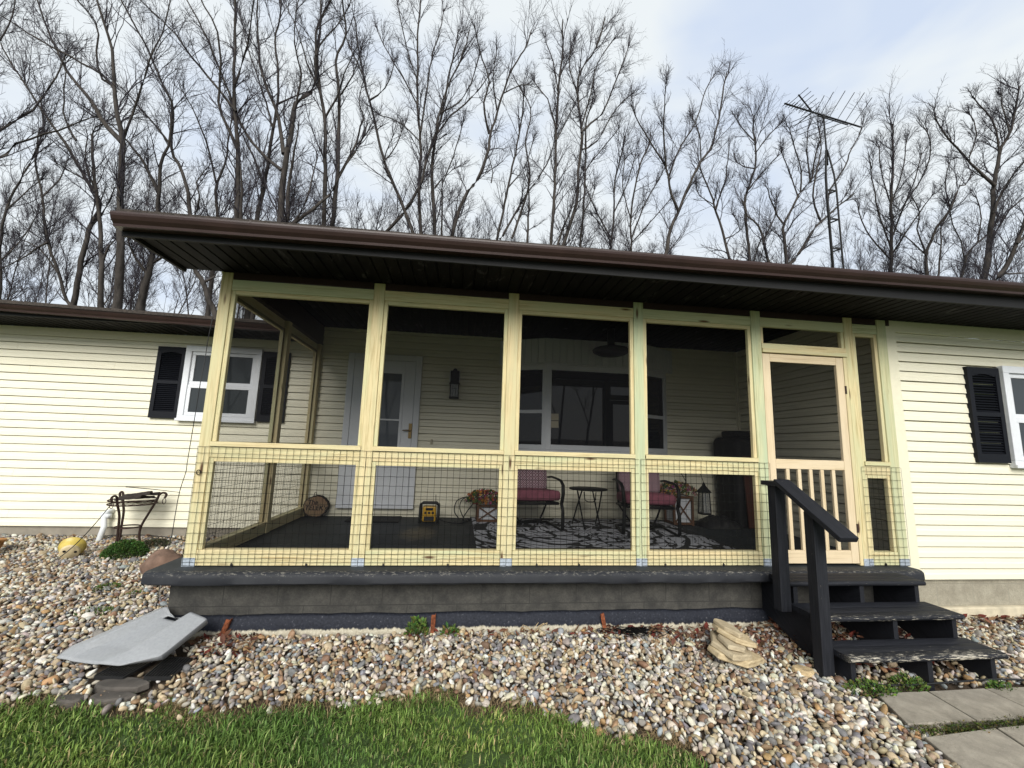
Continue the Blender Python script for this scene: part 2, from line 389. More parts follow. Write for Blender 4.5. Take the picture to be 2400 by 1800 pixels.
def m_paver():
    m, N, L, b = nodes_of('concrete_paver')
    v = coords(N, L); n = tex_noise(N, L, v, 5, 6, 0.65); s = tex_noise(N, L, v, 120, 3, 0.6)
    c = ramp(N, L, n, [(0.3, (0.20, 0.178, 0.145)), (0.7, (0.40, 0.36, 0.295))])
    c = mixc(N, L, ramp(N, L, s, [(0.66, (0, 0, 0)), (0.74, (0.8, 0.8, 0.8))]), c, (0.55, 0.53, 0.48))
    c = mixc(N, L, ramp(N, L, s, [(0.25, (0.7, 0.7, 0.7)), (0.40, (0, 0, 0))]), c, (0.09, 0.08, 0.065))
    st = tex_noise(N, L, v, 2.6, 7, 0.72, 0.4); c = mixc(N, L, ramp(N, L, st, [(0.48, (0, 0, 0)), (0.66, (0.65, 0.65, 0.65))]), c, (0.125, 0.108, 0.085))
    L.new(c, b.inputs['Base Color']); b.inputs['Roughness'].default_value = 0.9
    bump(N, L, b, s, 0.5, 0.004)
    return m


def m_stack_stone():
    m, N, L, b = nodes_of('layered_sandstone')
    v = coords(N, L, 'Object', (1, 1, 5)); n = tex_noise(N, L, v, 11, 6, 0.7); oi = N.new('ShaderNodeObjectInfo')
    c = ramp(N, L, n, [(0.3, (0.26, 0.19, 0.105)), (0.5, (0.47, 0.37, 0.22)), (0.7, (0.60, 0.50, 0.33))])
    L.new(mixc(N, L, mth(N, L, 'MULTIPLY', oi.outputs['Random'], 0.55), c, (0.33, 0.29, 0.22)), b.inputs['Base Color']); b.inputs['Roughness'].default_value = 0.9
    bump(N, L, b, n, 0.6, 0.008)
    return m


def m_ground():
    m, N, L, b = nodes_of('soil_and_lawn')
    v = coords(N, L); n = tex_noise(N, L, v, 6, 8, 0.7); n2 = tex_noise(N, L, v, 45, 5, 0.7)
    soil = ramp(N, L, n2, [(0.3, (0.028, 0.019, 0.012)), (0.7, (0.095, 0.066, 0.042))])
    lawn = ramp(N, L, n, [(0.3, (0.030, 0.060, 0.012)), (0.7, (0.070, 0.115, 0.028))])
    a = N.new('ShaderNodeAttribute'); a.attribute_name = 'tone'
    L.new(mixc(N, L, a.outputs['Fac'], soil, lawn), b.inputs['Base Color']); b.inputs['Roughness'].default_value = 1.0
    bump(N, L, b, n2, 0.8, 0.02)
    return m


M['siding'] = m_siding(); M['glass'] = m_glass('dark_window_glass', (0.006, 0.008, 0.012)); M['glass_grey'] = m_glass('curtained_window_glass', (0.030, 0.036, 0.040), 0.03)
M['glass_door'] = m_glass('storm_door_glass', (0.10, 0.115, 0.135), 0.03); M['screen'] = m_screen(); M['clear'] = m_clear()
M['slab'] = m_painted_concrete('worn_black_slab_paint', True); M['footing'] = m_footing()
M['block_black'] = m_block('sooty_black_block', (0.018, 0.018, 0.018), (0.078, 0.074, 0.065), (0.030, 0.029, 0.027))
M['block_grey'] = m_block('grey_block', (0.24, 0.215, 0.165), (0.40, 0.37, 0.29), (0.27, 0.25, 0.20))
M['concrete'] = plain('pale_concrete', (0.52, 0.46, 0.34), 0.9, var=0.18, scale=12, bumpy=0.3)
M['parge'] = plain('grey_foundation_render', (0.24, 0.215, 0.175), 0.9, var=0.16, scale=9, bumpy=0.3)
M['board_black'] = m_black_board(); M['soffit'] = m_soffit(); M['shingle'] = m_shingle(); M['rug'] = m_rug(); M['diamond'] = m_diamond()
M['stack_stone'] = m_stack_stone(); M['log_face'] = m_log_face(); M['paver'] = m_paver(); M['ground'] = m_ground()

# ------------------------------------------------------------------ mesh helpers
class MB:
    """Collects shapes; build() links them as ONE mesh object."""
    def __init__(s): s.v, s.f, s.uv, s.tone = [], [], [], {}
    def add(s, verts, faces, uvs=None, tone=None):
        o = len(s.v); s.v += [tuple(p) for p in verts]
        for i, f in enumerate(faces):
            s.f.append(tuple(o + j for j in f)); s.uv.append(uvs[i] if uvs else None)
        if tone is not None:
            for j in range(len(verts)): s.tone[o + j] = tone if not isinstance(tone, list) else tone[j]
        return s
    def obox(s, c, size, R=None, tone=None, axis=None):
        c = Vector(c); h = [q / 2 for q in size]; R = R or Matrix.Identity(3)
        loc = [Vector((x, y, z)) for x in (-h[0], h[0]) for y in (-h[1], h[1]) for z in (-h[2], h[2])]
        fs = [(0, 1, 3, 2), (4, 6, 7, 5), (0, 4, 5, 1), (2, 3, 7, 6), (0, 2, 6, 4), (1, 5, 7, 3)]
        a = axis if axis is not None else max(range(3), key=lambda i: size[i]); b, d = [i for i in range(3) if i != a]
        ou, ov = random.uniform(0, 40), random.uniform(0, 40)
        uvs = []
        for i, f in enumerate(fs):
            na = i // 2
            if na == a: uvs.append([(ou + loc[j][b] * 0.2, ov + loc[j][d]) for j in f])
            else:
                w = d if na == b else b
                uvs.append([(ou + loc[j][a], ov + loc[j][w] + na * 0.37) for j in f])
        return s.add([c + R @ p for p in loc], fs, uvs, tone)
    def box(s, x0, x1, y0, y1, z0, z1, tone=None, axis=None):
        return s.obox(((x0 + x1) / 2, (y0 + y1) / 2, (z0 + z1) / 2), (x1 - x0, y1 - y0, z1 - z0), None, tone, axis)
    def bar(s, a, b, w, d, up=(0, 0, 1)):
        """Square bar from a to b, w wide across, d along 'up'."""
        a, b = Vector(a), Vector(b); t = (b - a).normalized(); upv = Vector(up)
        if abs(t.dot(upv)) > 0.99: upv = Vector((0, 1, 0))
        sd = t.cross(upv).normalized(); u = sd.cross(t)
        R = Matrix((t, sd, u)).transposed()
        return s.obox((a + b) / 2, ((b - a).length, w, d), R, axis=0)
    def tube(s, pts, r, n=8, close=False, cap=True, flat=1.0):
        pts = [Vector(p) for p in pts]; rs = r if isinstance(r, (list, tuple)) else [r] * len(pts)
        k = len(pts); verts = []; ref = None
        for i, p in enumerate(pts):
            t = (pts[(i + 1) % k] - pts[i - 1]) if close else (pts[min(i + 1, k - 1)] - pts[max(i - 1, 0)])
            t.normalize()
            if ref is None:
                ref = Vector((0, 0, 1)) if abs(t.z) < 0.9 else Vector((0, 1, 0))
            e = (ref - t * ref.dot(t)).normalized(); g = t.cross(e); ref = e
            for j in range(n):
                an = 2 * PI * j / n; verts.append(p + (e * math.cos(an) * flat + g * math.sin(an)) * rs[i])
        fs = []; uvs = []; L = 0
        for i in range(k if close else k - 1):
            a, b = i * n, ((i + 1) % k) * n; L2 = L + (pts[(i + 1) % k] - pts[i]).length
            for j in range(n):
                q = (j + 1) % n; fs.append((a + j, a + q, b + q, b + j)); uvs.append([(L, j / n), (L, (j + 1) / n), (L2, (j + 1) / n), (L2, j / n)])
            L = L2
        if cap and not close:
            fs.append(tuple(range(n - 1, -1, -1))); uvs.append(None); fs.append(tuple((k - 1) * n + j for j in range(n))); uvs.append(None)
        return s.add(verts, fs, uvs)
    def lathe(s, prof, c, n=24, R=None, cap=True):
        """Profile of (radius, height) turned about the local Z through c."""
        c = Vector(c); R = R or Matrix.Identity(3); verts = []
        for r, z in prof:
            for j in range(n):
                an = 2 * PI * j / n; verts.append(c + R @ Vector((r * math.cos(an), r * math.sin(an), z)))
        fs = [((i * n + j), (i * n + (j + 1) % n), ((i + 1) * n + (j + 1) % n), ((i + 1) * n + j)) for i in range(len(prof) - 1) for j in range(n)]
        if cap:
            fs.append(tuple(range(n - 1, -1, -1))); fs.append(tuple((len(prof) - 1) * n + j for j in range(n)))
        return s.add(verts, fs)
    def prism(s, poly, z0, z1, f=lambda p, z: (p[0], p[1], z)):
        n = len(poly); v = [f(p, z0) for p in poly] + [f(p, z1) for p in poly]
        fs = [tuple(range(n - 1, -1, -1)), tuple(range(n, 2 * n))] + [(i, (i + 1) % n, n + (i + 1) % n, n + i) for i in range(n)]
        return s.add(v, fs)
    def build(s, name, mat, parent=None, smooth=False, bevel=0.0, local=False, tone_attr=False):
        me = bpy.data.meshes.new(name); me.from_pydata(s.v, [], s.f)
        uvl = me.uv_layers.new(name='UVMap'); k = 0
        for f, u in zip(s.f, s.uv):
            for j in range(len(f)):
                if u: uvl.data[k].uv = u[j]
                k += 1
        if s.tone:
            ca = me.color_attributes.new('tone', 'FLOAT_COLOR', 'POINT')
            for i in range(len(s.v)):
                c = s.tone.get(i, (0, 0, 0)); ca.data[i].color = (*c, 1)
        bm = bmesh.new(); bm.from_mesh(me); bmesh.ops.recalc_face_normals(bm, faces=bm.faces); bm.to_mesh(me); bm.free()
        if smooth:
            for p in me.polygons: p.use_smooth = True
        return link(me, name, mat, parent, local, bevel)


def link(me, name, mat, parent=None, local=False, bevel=0.0):
    me.materials.append(M[mat] if isinstance(mat, str) else mat)
    o = bpy.data.objects.new(name, me); COL.objects.link(o)
    if parent is not None:
        o.parent = parent
        if not local:
            p, off = parent, Vector((0, 0, 0))
            while p is not None: off += p.location; p = p.parent
            o.location = -off
    if bevel:
        md = o.modifiers.new('edge', 'BEVEL'); md.width = bevel; md.segments = 2; md.limit_method = 'ANGLE'; md.angle_limit = math.radians(40)
    return o


def smooth_by_angle(o, deg=40):
    me = o.data
    for p in me.polygons: p.use_smooth = True
    bm = bmesh.new(); bm.from_mesh(me)
    for e in bm.edges:
        if len(e.link_faces) == 2 and e.calc_face_angle(0) > math.radians(deg): e.smooth = False
    bm.to_mesh(me); bm.free(); return o


def tag(o, label=None, cat=None, group=None, kind=None):
    if label: o['label'] = label
    if cat: o['category'] = cat
    if group: o['group'] = group
    if kind: o['kind'] = kind
    return o


def thing(name, label, cat, loc=(0, 0, 0), rz=0.0, group=None):
    o = bpy.data.objects.new(name, None); COL.objects.link(o); o.empty_display_size = 0.1
    o.location = loc; o.rotation_euler = (0, 0, rz)
    return tag(o, label, cat, group)


def copy_tree(o, parent=None):
    c = o.copy(); COL.objects.link(c)
    if parent is not None: c.parent = parent
    for ch in [q for q in list(bpy.data.objects) if q.parent == o]: copy_tree(ch, c)
    return c


def mesh_np(name, verts, faces, tone=None, smooth=False):
    """Mesh from numpy arrays; faces (N,3) or (N,4) or a list of such arrays."""
    fl = faces if isinstance(faces, list) else [faces]
    me = bpy.data.meshes.new(name); me.vertices.add(len(verts)); me.vertices.foreach_set('co', np.asarray(verts, dtype=np.float32).ravel())
    loops = np.concatenate([f.ravel() for f in fl]).astype(np.int32)
    tot = np.concatenate([np.full(len(f), f.shape[1]) for f in fl]).astype(np.int32)
    start = np.concatenate([[0], np.cumsum(tot)[:-1]]).astype(np.int32)
    me.loops.add(len(loops)); me.loops.foreach_set('vertex_index', loops)
    me.polygons.add(len(tot)); me.polygons.foreach_set('loop_start', start); me.polygons.foreach_set('loop_total', tot)
    if smooth: me.polygons.foreach_set('use_smooth', np.ones(len(tot), dtype=bool))
    me.update(calc_edges=True)
    if tone is not None:
        ca = me.color_attributes.new('tone', 'FLOAT_COLOR', 'POINT')
        ca.data.foreach_set('color', np.concatenate([tone, np.ones((len(tone), 1))], 1).astype(np.float32).ravel())
    return me


def ground_z(x, y):
    """Height of the yard: falls gently towards the lawn, rises towards the set-back wing and into the wood."""
    x = np.asarray(x, dtype=float); y = np.asarray(y, dtype=float)
    front = -0.50 + 0.060 * np.clip(y, -1.2, 0) + 0.004 * np.clip(y + 1.2, -60, 0)
    wing = np.clip(y, 0, 2.6) * 0.078 * np.clip((0.35 - x) / 0.35, 0, 1)
    hill = 0.05 * np.clip(y - 7, 0, 40) + 0.11 * np.clip(-13 - y, 0, 30)  # behind the camera, an added unseen rise blocks low sky from the panes
    dip = -0.03 * np.clip((x - 4.9) / 0.5, 0, 1) * np.clip((-y - 0.5) / 0.5, 0, 1)
    return front + wing + hill + dip


def gz(x, y): return float(ground_z(x, y))

# ------------------------------------------------------------------ ground
YB = 2.49                                                    # front face of the set-back wing = back wall of the porch
LAWN_EDGE = [at(px, py, z=-0.555) for px, py in ((-700, 1690), (0, 1664), (60, 1648), (150, 1655), (300, 1668), (398, 1654), (440, 1683), (520, 1681), (615, 1659), (723, 1656), (800, 1662), (917, 1650), (1007, 1632), (1062, 1630), (1100, 1662), (1170, 1655), (1242, 1656), (1315, 1681), (1387, 1708), (1440, 1735), (1500, 1724), (1590, 1735), (1646, 1766), (1700, 1785), (1752, 1800), (1800, 1860), (1860, 1960), (1900, 2100))]
EX = np.array([p.x for p in LAWN_EDGE]); EY = np.array([p.y for p in LAWN_EDGE])
PAVE_L = [at(px, py, z=-0.545) for px, py in ((2035, 1600), (2053, 1622), (2165, 1725), (2290, 1830))]


def lawn_edge(x):
    return np.interp(x, EX, EY)


def is_pave(x, y):
    """Right of the left border of the paved path, in front of the steps."""
    px = np.array([p.x for p in PAVE_L]); py = np.array([p.y for p in PAVE_L])
    return (y < -0.90) & (x > 5.14)


def grid_axis(lo, hi, step, far):
    a = list(np.arange(lo, hi + 1e-6, step)); out = []; q = step
    v = hi
    while v < far: q *= 1.5; v += q; out.append(v)
    neg = []; q = step; v = lo
    while v > -far: q *= 1.5; v -= q; neg.append(v)
    return np.array(neg[::-1] + a + out)


gx, gy = grid_axis(-5, 9, 0.08, 260), grid_axis(-3, 3, 0.06, 260)
GX, GY = np.meshgrid(gx, gy); V = np.stack([GX.ravel(), GY.ravel(), ground_z(GX, GY).ravel() - 0.012], 1)
V[:, 2] += 0.012 * np.sin(V[:, 0] * 9.1 + V[:, 1] * 4.3) * np.sin(V[:, 1] * 7.7 - V[:, 0] * 2.9) * (np.abs(V[:, 1]) < 3)
nx, ny = len(gx), len(gy); idx = np.arange(nx * ny).reshape(ny, nx)
Fq = np.stack([idx[:-1, :-1].ravel(), idx[:-1, 1:].ravel(), idx[1:, 1:].ravel(), idx[1:, :-1].ravel()], 1)
lawn = ((V[:, 1] < lawn_edge(V[:, 0]) - 0.02) & (V[:, 0] < EX[-1]) | (V[:, 1] < -2.0) | (V[:, 0] < -5) | (V[:, 0] > 9.5)).astype(float)
lawn[V[:, 1] > 6] = 0.15; lawn[V[:, 1] < -10] = 0.10
tag(link(mesh_np('ground', V, Fq, np.repeat(lawn[:, None], 3, 1), True), 'ground', 'ground'), kind='structure')


# ------------------------------------------------------------------ house
house = thing('house', 'cream sided single storey house with brown gutters and dark soffits', 'house')


def siding(name, p0, u, n, length, z0, count, parent, exp=0.1016, top=None):
    """Lap siding: each course leans out at its lower lip. p0 start point (2D), u along the wall, n outward."""
    b = MB(); u = Vector((u[0], u[1], 0)); n = Vector((n[0], n[1], 0)); p0 = Vector((p0[0], p0[1], 0))
    for k in range(count):
        za = z0 + k * exp; zb = za + exp + 0.002
        if top is not None: zb = min(zb, top)
        if zb <= za: break
        prof = [(0.0235, za), (0.0205, za + exp * 0.45), (0.0150, za + exp * 0.55), (0.0115, za + exp * 0.895), (-0.016, zb - 0.004)]
        st = (-0.016, za + 0.004)
        chain = [st] + prof
        segs = max(2, int(length / 0.9)); ou = random.uniform(0, 50); vs = []; fs = []; uv = []
        cuts = []; q = random.uniform(0.6, 3.6)
        while q < length - 0.3: cuts.append(q); q += 3.66 if random.random() < .7 else random.uniform(1.5, 3.0)
        ts = sorted([length * i / segs for i in range(segs + 1)] + [c_ + e_ for c_ in cuts for e_ in (0.0, 0.0015)]); segs = len(ts) - 1
        for i, t in enumerate(ts):
            for (o, z) in chain:
                lap = 0.0022 * (sum(t > c_ + 1e-4 for c_ in cuts) % 2)
                wob = lap + 0.0011 * math.sin(t * 2.3 + k * 1.7) + 0.0007 * math.sin(t * 5.9 + k * 3.1)
                p = p0 + u * t + n * (o + wob * (1 if o > 0.005 else 0.3)); vs.append((p.x, p.y, z + (wob - lap) * 0.8))
        m = len(chain)
        for i in range(segs):
            for j in range(m - 1):
                a, c = i * m + j, (i + 1) * m + j
                fs.append((a, c, c + 1, a + 1)); t0, t1 = ou + ts[i], ou + ts[i + 1]
                uv.append([(t0, chain[j][1]), (t1, chain[j][1]), (t1, chain[j + 1][1]), (t0, chain[j + 1][1])])
        b.add(vs, fs, uv)
    # sheathing behind
    a, c = p0 - n * 0.10, p0 + u * length - n * 0.020
    b.box(min(a.x, c.x), max(a.x, c.x), min(a.y, c.y), max(a.y, c.y), z0 + 0.004, (top if top else z0 + count * exp))
    return b.build(name, 'siding', parent)


def norm_fix(o):
    return o


X_RET = 6.70          # inner face of the porch's right side wall
w_wing = siding('wall', (-9.0, YB), (1, 0), (0, -1), 9.30, -0.165, 25, house, top=2.33)
w_back = siding('wall', (0.30, YB), (1, 0), (0, -1), 6.40, -0.165, 28, house, top=2.63)
w_front = siding('wall', (6.78, 0.06), (1, 0), (0, -1), 6.2, -0.133, 24, house)
w_ret = siding('wall', (X_RET, YB - 0.012), (0, -1), (-1, 0), YB - 0.14, -0.02, 27, house, top=2.63)
b = MB(); b.box(-9.0, 0.26, YB - 0.026, YB, 2.27, 2.385)
b.build('frieze_board', 'cream_trim', house, bevel=0.004)
b = MB(); b.box(6.784, 12.9, 0.030, 0.06, 2.30, 2.425); b.build('frieze_board', 'cream_trim', house, bevel=0.004)
b = MB(); b.box(6.655, 6.782, 0.022, 0.058, -0.125, 2.425); b.box(6.655, 6.699, 0.058, 0.15, -0.02, 2.60)
b.build('corner_trim', 'cream_trim', house, bevel=0.005)
b = MB(); b.box(6.655, 6.698, YB - 0.06, YB - 0.013, 0.0, 2.61); b.build('corner_trim', 'cream_trim', house, bevel=0.004)


def uvbox_wall(b, x0, x1, y0, y1, z0, z1, oz=0.0):
    """Wall block whose front face carries metre UVs, so that block joints come at real sizes."""
    vs = [(x0, y0, z0), (x1, y0, z0), (x1, y0, z1), (x0, y0, z1), (x0, y1, z0), (x1, y1, z0), (x1, y1, z1), (x0, y1, z1)]
    fs = [(0, 1, 2, 3), (5, 4, 7, 6), (4, 0, 3, 7), (1, 5, 6, 2), (3, 2, 6, 7), (4, 5, 1, 0)]
    uv = [[(vs[j][0] + (vs[j][1] - y0), vs[j][2] - oz) for j in f] for f in fs]
    return b.add(vs, fs, uv)


b = MB(); uvbox_wall(b, -9.0, 0.40, YB + 0.012, YB + 0.2, -0.75, -0.166); b.build('foundation', 'parge', house)
b = MB(); uvbox_wall(b, 6.60, 13.0, 0.075, 0.30, -0.40, -0.134, -0.385); b.build('foundation', 'block_grey', house)
b = MB(); b.box(6.60, 13.0, 0.028, 0.30, -0.75, -0.385); fo = b.build('footing', 'concrete', house, bevel=0.015)
b = MB(); b.box(-9, 13, YB + 0.21, 9.0, -0.7, 2.2); b.box(6.82, 13, 0.32, YB + 0.2, -0.7, 2.2); b.build('inner_core', 'parge', house)


def gutter(name, x0, x1, y_back, z_at, parent, h=0.090, d=0.112):
    """K-profile gutter along X, its back on y_back, top at z_at(x)."""
    prof = [(0.0, 0.0), (0.0, -h), (-d * 0.62, -h), (-d * 0.66, -h * 0.80), (-d * 0.86, -h * 0.55), (-d * 0.97, -h * 0.30), (-d, -0.012), (-d, 0.0), (-d * 0.93, 0.004), (-d * 0.93, -0.012), (-0.01, -0.012)]
    b = MB(); n = 28; vs = []; m = len(prof)
    for i in range(n + 1):
        x = x0 + (x1 - x0) * i / n
        for (py, pz) in prof: vs.append((x, y_back + py, z_at(x) + pz + 0.0012 * math.sin(i * 1.9)))
    fs = [(i * m + j, (i + 1) * m + j, (i + 1) * m + (j + 1) % m, i * m + (j + 1) % m) for i in range(n) for j in range(m)]
    fs += [tuple(range(m)), tuple(n * m + j for j in range(m))]
    b.add(vs, fs)
    x = x0 + 0.9
    while x < x1:                        # the seams between lengths and hidden hanger tips
        b.box(x, x + 0.012, y_back - d - 0.0015, y_back - d * 0.9, z_at(x) - 0.010, z_at(x) + 0.0055); x += 0.62
    g = b.build(name, 'brown_metal', parent); return g


def soffit(name, x0, x1, y0, y1, z, parent, step=0.1015):
    """Grooved panels, each groove running across the eave."""
    b = MB(); x = x0; vs = []; fs = []
    while x < x1 - 1e-6:
        e = min(x + step, x1)
        pr = [(x, z), (x + 0.004, z + 0.009), (x + 0.012, z + 0.009), (x + 0.017, z), (e, z)]
        o = len(vs)
        for (px, pz) in pr: vs += [(px, y0, pz), (px, y1, pz)]
        for j in range(4): fs.append((o + 2 * j, o + 2 * j + 1, o + 2 * j + 3, o + 2 * j + 2))
        x = e
    b.add(vs, fs)
    b.box(x0, x1, y0, y1, z + 0.012, z + 0.03)
    return b.build(name, 'soffit', parent)


ZS = 2.412
# front roof: over the porch and the front section
roof = MB(); sl = 0.25
def roof_slab(b, x0, x1, y0, y1, z0, t=0.05):
    z1 = z0 + (y1 - y0) * sl
    b.add([(x0, y0, z0), (x1, y0, z0 + 0.06), (x1, y1, z1), (x0, y1, z1), (x0, y0, z0 - t), (x1, y0, z0 + 0.06 - t), (x1, y1, z1 - t), (x0, y1, z1 - t)],
          [(0, 1, 2, 3), (7, 6, 5, 4), (0, 4, 5, 1), (1, 5, 6, 2), (2, 6, 7, 3), (3, 7, 4, 0)])
roof_slab(roof, -0.11, 13.3, -0.665, 5.2, 2.565)
rf = roof.build('roof', 'shingle', house)
zt = lambda x: 2.516 + 0.0085 * (x + 0.094)
gutter('gutter', -0.10, 13.3, -0.612, zt, rf)
b = MB(); b.box(-0.09, 13.2, -0.610, -0.588, ZS - 0.022, 2.52); b.box(-0.055, -0.03, -0.588, 0.02, ZS - 0.022, 2.53); b.build('fascia', 'cabinet', rf)  # fascia near-black instead of brown: shadow under the gutter is in its colour
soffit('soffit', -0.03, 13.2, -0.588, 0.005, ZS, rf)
b = MB(); b.add([(-0.10, -0.60, 2.50), (-0.10, 5.2, 3.95), (-0.10, 5.2, 3.80), (-0.10, -0.6, 2.36 + 0.05), (-0.075, -0.60, 2.50), (-0.075, 5.2, 3.95), (-0.075, 5.2, 3.80), (-0.075, -0.6, 2.41)],
             [(0, 1, 2, 3), (7, 6, 5, 4), (0, 4, 5, 1), (1, 5, 6, 2), (2, 6, 7, 3), (3, 7, 4, 0)]); b.build('rake_board', 'cabinet', rf)
b = MB(); b.add([(0.24, 0.03, 2.41), (0.24, 5.2, 2.41), (0.24, 5.2, 3.78), (0.24, 0.03, 2.56), (0.340, 0.03, 2.41), (0.340, 5.2, 2.41), (0.340, 5.2, 3.78), (0.340, 0.03, 2.56)],
             [(0, 1, 2, 3), (7, 6, 5, 4), (0, 4, 5, 1), (1, 5, 6, 2), (2, 6, 7, 3), (3, 7, 4, 0)]); b.build('gable', 'siding', house)
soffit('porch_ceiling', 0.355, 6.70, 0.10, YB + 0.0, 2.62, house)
b = MB(); b.box(0.27, 6.70, 0.010, 0.098, 2.356, 2.64); b.box(0.27, 0.352, 0.098, YB, 2.356, 2.64); b.build('beam', 'brown_metal', house)
# roof of the set-back wing
rw = MB(); zw = lambda x: 2.505 - 0.018 * (x + 3.1)
rw.add([(-9.2, 1.76, 2.64), (0.24, 1.76, 2.47), (0.24, 6.2, 3.55), (-9.2, 6.2, 3.72), (-9.2, 1.76, 2.60), (0.24, 1.76, 2.43), (0.24, 6.2, 3.50), (-9.2, 6.2, 3.67)],
       [(0, 1, 2, 3), (7, 6, 5, 4), (0, 4, 5, 1), (1, 5, 6, 2), (2, 6, 7, 3), (3, 7, 4, 0)])
rfw = rw.build('roof', 'shingle', house); tag(rfw, 'lower shingled roof of the set-back wing')
gutter('gutter', -9.2, 0.22, 1.885, zw, rfw)
b = MB(); b.box(-9.2, 0.22, 1.887, 1.905, 2.375, 2.46); b.build('fascia', 'cabinet', rfw)  # shade below the wing gutter likewise painted into the fascia's black
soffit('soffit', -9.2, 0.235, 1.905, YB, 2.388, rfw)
b = MB()
for i in range(420):                      # bristly gutter guard along the wing's eave
    x = -6.0 + i * 0.0148; b.tube([(x, 1.785, zw(x) + 0.003), (x + random.uniform(-.01, .01), 1.78, zw(x) + random.uniform(0.012, 0.024))], 0.0022, 3, cap=False)
b.build('gutter_guard', 'black_plastic', rfw)


def frame_ring(b, x0, x1, z0, z1, w, y0, y1):
    """Picture frame in the XZ plane, butted at the corners."""
    b.box(x0, x1, y0, y1, z1 - w, z1); b.box(x0, x1, y0, y1, z0, z0 + w)
    b.box(x0, x0 + w, y0, y1, z0 + w, z1 - w); b.box(x1 - w, x1, y0, y1, z0 + w, z1 - w)


def sash_window(x0, x1, z0, z1, y, glass, label=None):
    """White double-hung window standing proud of the siding at plane y."""
    b = MB(); frame_ring(b, x0, x1, z0, z1, 0.075, y - 0.055, y)
    b.box(x0 - 0.01, x1 + 0.01, y - 0.075, y - 0.055, z0, z0 + 0.035)
    w = b.build('window', 'trim_white', house, bevel=0.005)
    if label: tag(w, label)
    zm = (z0 + z1) / 2
    f = MB(); frame_ring(f, x0 + 0.077, x1 - 0.077, zm - 0.018, z1 - 0.077, 0.045, y - 0.030, y - 0.004); f.build('sash', 'trim_white', w, bevel=0.004)
    f = MB(); frame_ring(f, x0 + 0.077, x1 - 0.077, z0 + 0.077, zm - 0.020, 0.045, y - 0.044, y - 0.012); f.build('sash', 'trim_white', w, bevel=0.004)
    g = MB(); g.box(x0 + 0.12, x1 - 0.12, y - 0.016, y - 0.010, zm + 0.026, z1 - 0.12); g.build('pane', glass, w)
    g = MB(); g.box(x0 + 0.12, x1 - 0.12, y - 0.030, y - 0.024, z0 + 0.12, zm - 0.064); g.build('pane', glass, w)
    return w


def shutter(x0, x1, z0, z1, y):
    b = MB(); t = 0.038
    st = 0.05
    b.box(x0, x0 + st, y - t, y, z0, z1); b.box(x1 - st, x1, y - t, y, z0, z1)
    zm = z0 + (z1 - z0) * 0.50
    for a, c in ((z0, z0 + 0.09), (zm - 0.022, zm + 0.022), (z1 - 0.07, z1)): b.box(x0 + st, x1 - st, y - t, y, a, c)
    b.box(x0 + st, x1 - st, y - 0.008, y, z0 + 0.09, z1 - 0.07)
    for a, c in ((z0 + 0.09, zm - 0.022), (zm + 0.022, z1 - 0.07)):
        n = int((c - a) / 0.0255); s = (c - a) / n
        for i in range(n): b.obox(((x0 + x1) / 2, y - 0.019, a + s * (i + 0.5)), (x1 - x0 - 2 * st, 0.030, 0.005), Matrix.Rotation(math.radians(38), 3, 'X'))
    # arched head of the upper louvre field
    for i in range(8):
        u = (i + 0.5) / 8 * 2 - 1; hh = 0.028 * u * u
        b.box((x0 + x1) / 2 + (u - 0.125) * (x1 - x0 - 2 * st) / 2, (x0 + x1) / 2 + (u + 0.125) * (x1 - x0 - 2 * st) / 2, y - t + 0.002, y - 0.009, z1 - 0.072 - hh, z1 - 0.070)
    return b.build('shutter', 'shutter', house)


YW = YB - 0.022
sash_window(-1.400, -0.425, 1.208, 2.234, YW, 'glass_grey')
shutter(-1.760, -1.402, 1.236, 2.206, YW); shutter(-0.413, -0.058, 1.234, 2.210, YW)
sash_window(7.972, 9.00, 0.945, 2.005, 0.045, 'glass_grey')
shutter(7.560, 7.945, 0.992, 1.977, 0.045)

# front door with a full-view storm panel
b = MB(); x0, x1, z0, z1 = 0.735, 1.765, 0.135, 2.262
b.box(x0, x0 + 0.085, YW - 0.05, YW, z0, z1); b.box(x1 - 0.085, x1, YW - 0.05, YW, z0, z1); b.box(x0 + 0.085, x1 - 0.085, YW - 0.05, YW, z1 - 0.085, z1); b.box(x0, x1, YW - 0.07, YW, z0 - 0.02, z0 + 0.03)
fd = MB(); dx0, dx1, dz0, dz1 = x0 + 0.088, x1 - 0.088, z0 + 0.032, z1 - 0.088
gx0, gx1, gz0, gz1 = dx0 + 0.15, dx1 - 0.15, 0.70, dz1 - 0.15
fd.box(dx0, gx0, YW - 0.045, YW - 0.012, dz0, dz1); fd.box(gx1, dx1, YW - 0.045, YW - 0.012, dz0, dz1); fd.box(gx0, gx1, YW - 0.045, YW - 0.012, gz1, dz1); fd.box(gx0, gx1, YW - 0.045, YW - 0.012, dz0, gz0)
front_door = fd.build('front_door', 'door_white', house, bevel=0.004)
b.build('door_frame', 'door_white', front_door, bevel=0.006)
g = MB(); frame_ring(g, gx0, gx1, gz0, gz1, 0.035, YW - 0.052, YW - 0.030)
frame_ring(g, gx0 - 0.035, gx1 + 0.035, dz0 + 0.10, dz0 + 0.40, 0.018, YW - 0.052, YW - 0.0455); frame_ring(g, gx0 + 0.0, gx1 - 0.0, dz0 + 0.14, dz0 + 0.36, 0.012, YW - 0.050, YW - 0.0455)
g.box(gx0 + 0.036, gx1 - 0.036, YW - 0.040, YW - 0.028, 1.318, 1.338)
g.build('moulding', 'door_white', front_door)
g = MB(); g.box(gx0 + 0.035, gx1 - 0.035, YW - 0.028, YW - 0.022, gz0 + 0.035, gz1 - 0.035); g.build('pane', 'glass_door', front_door)
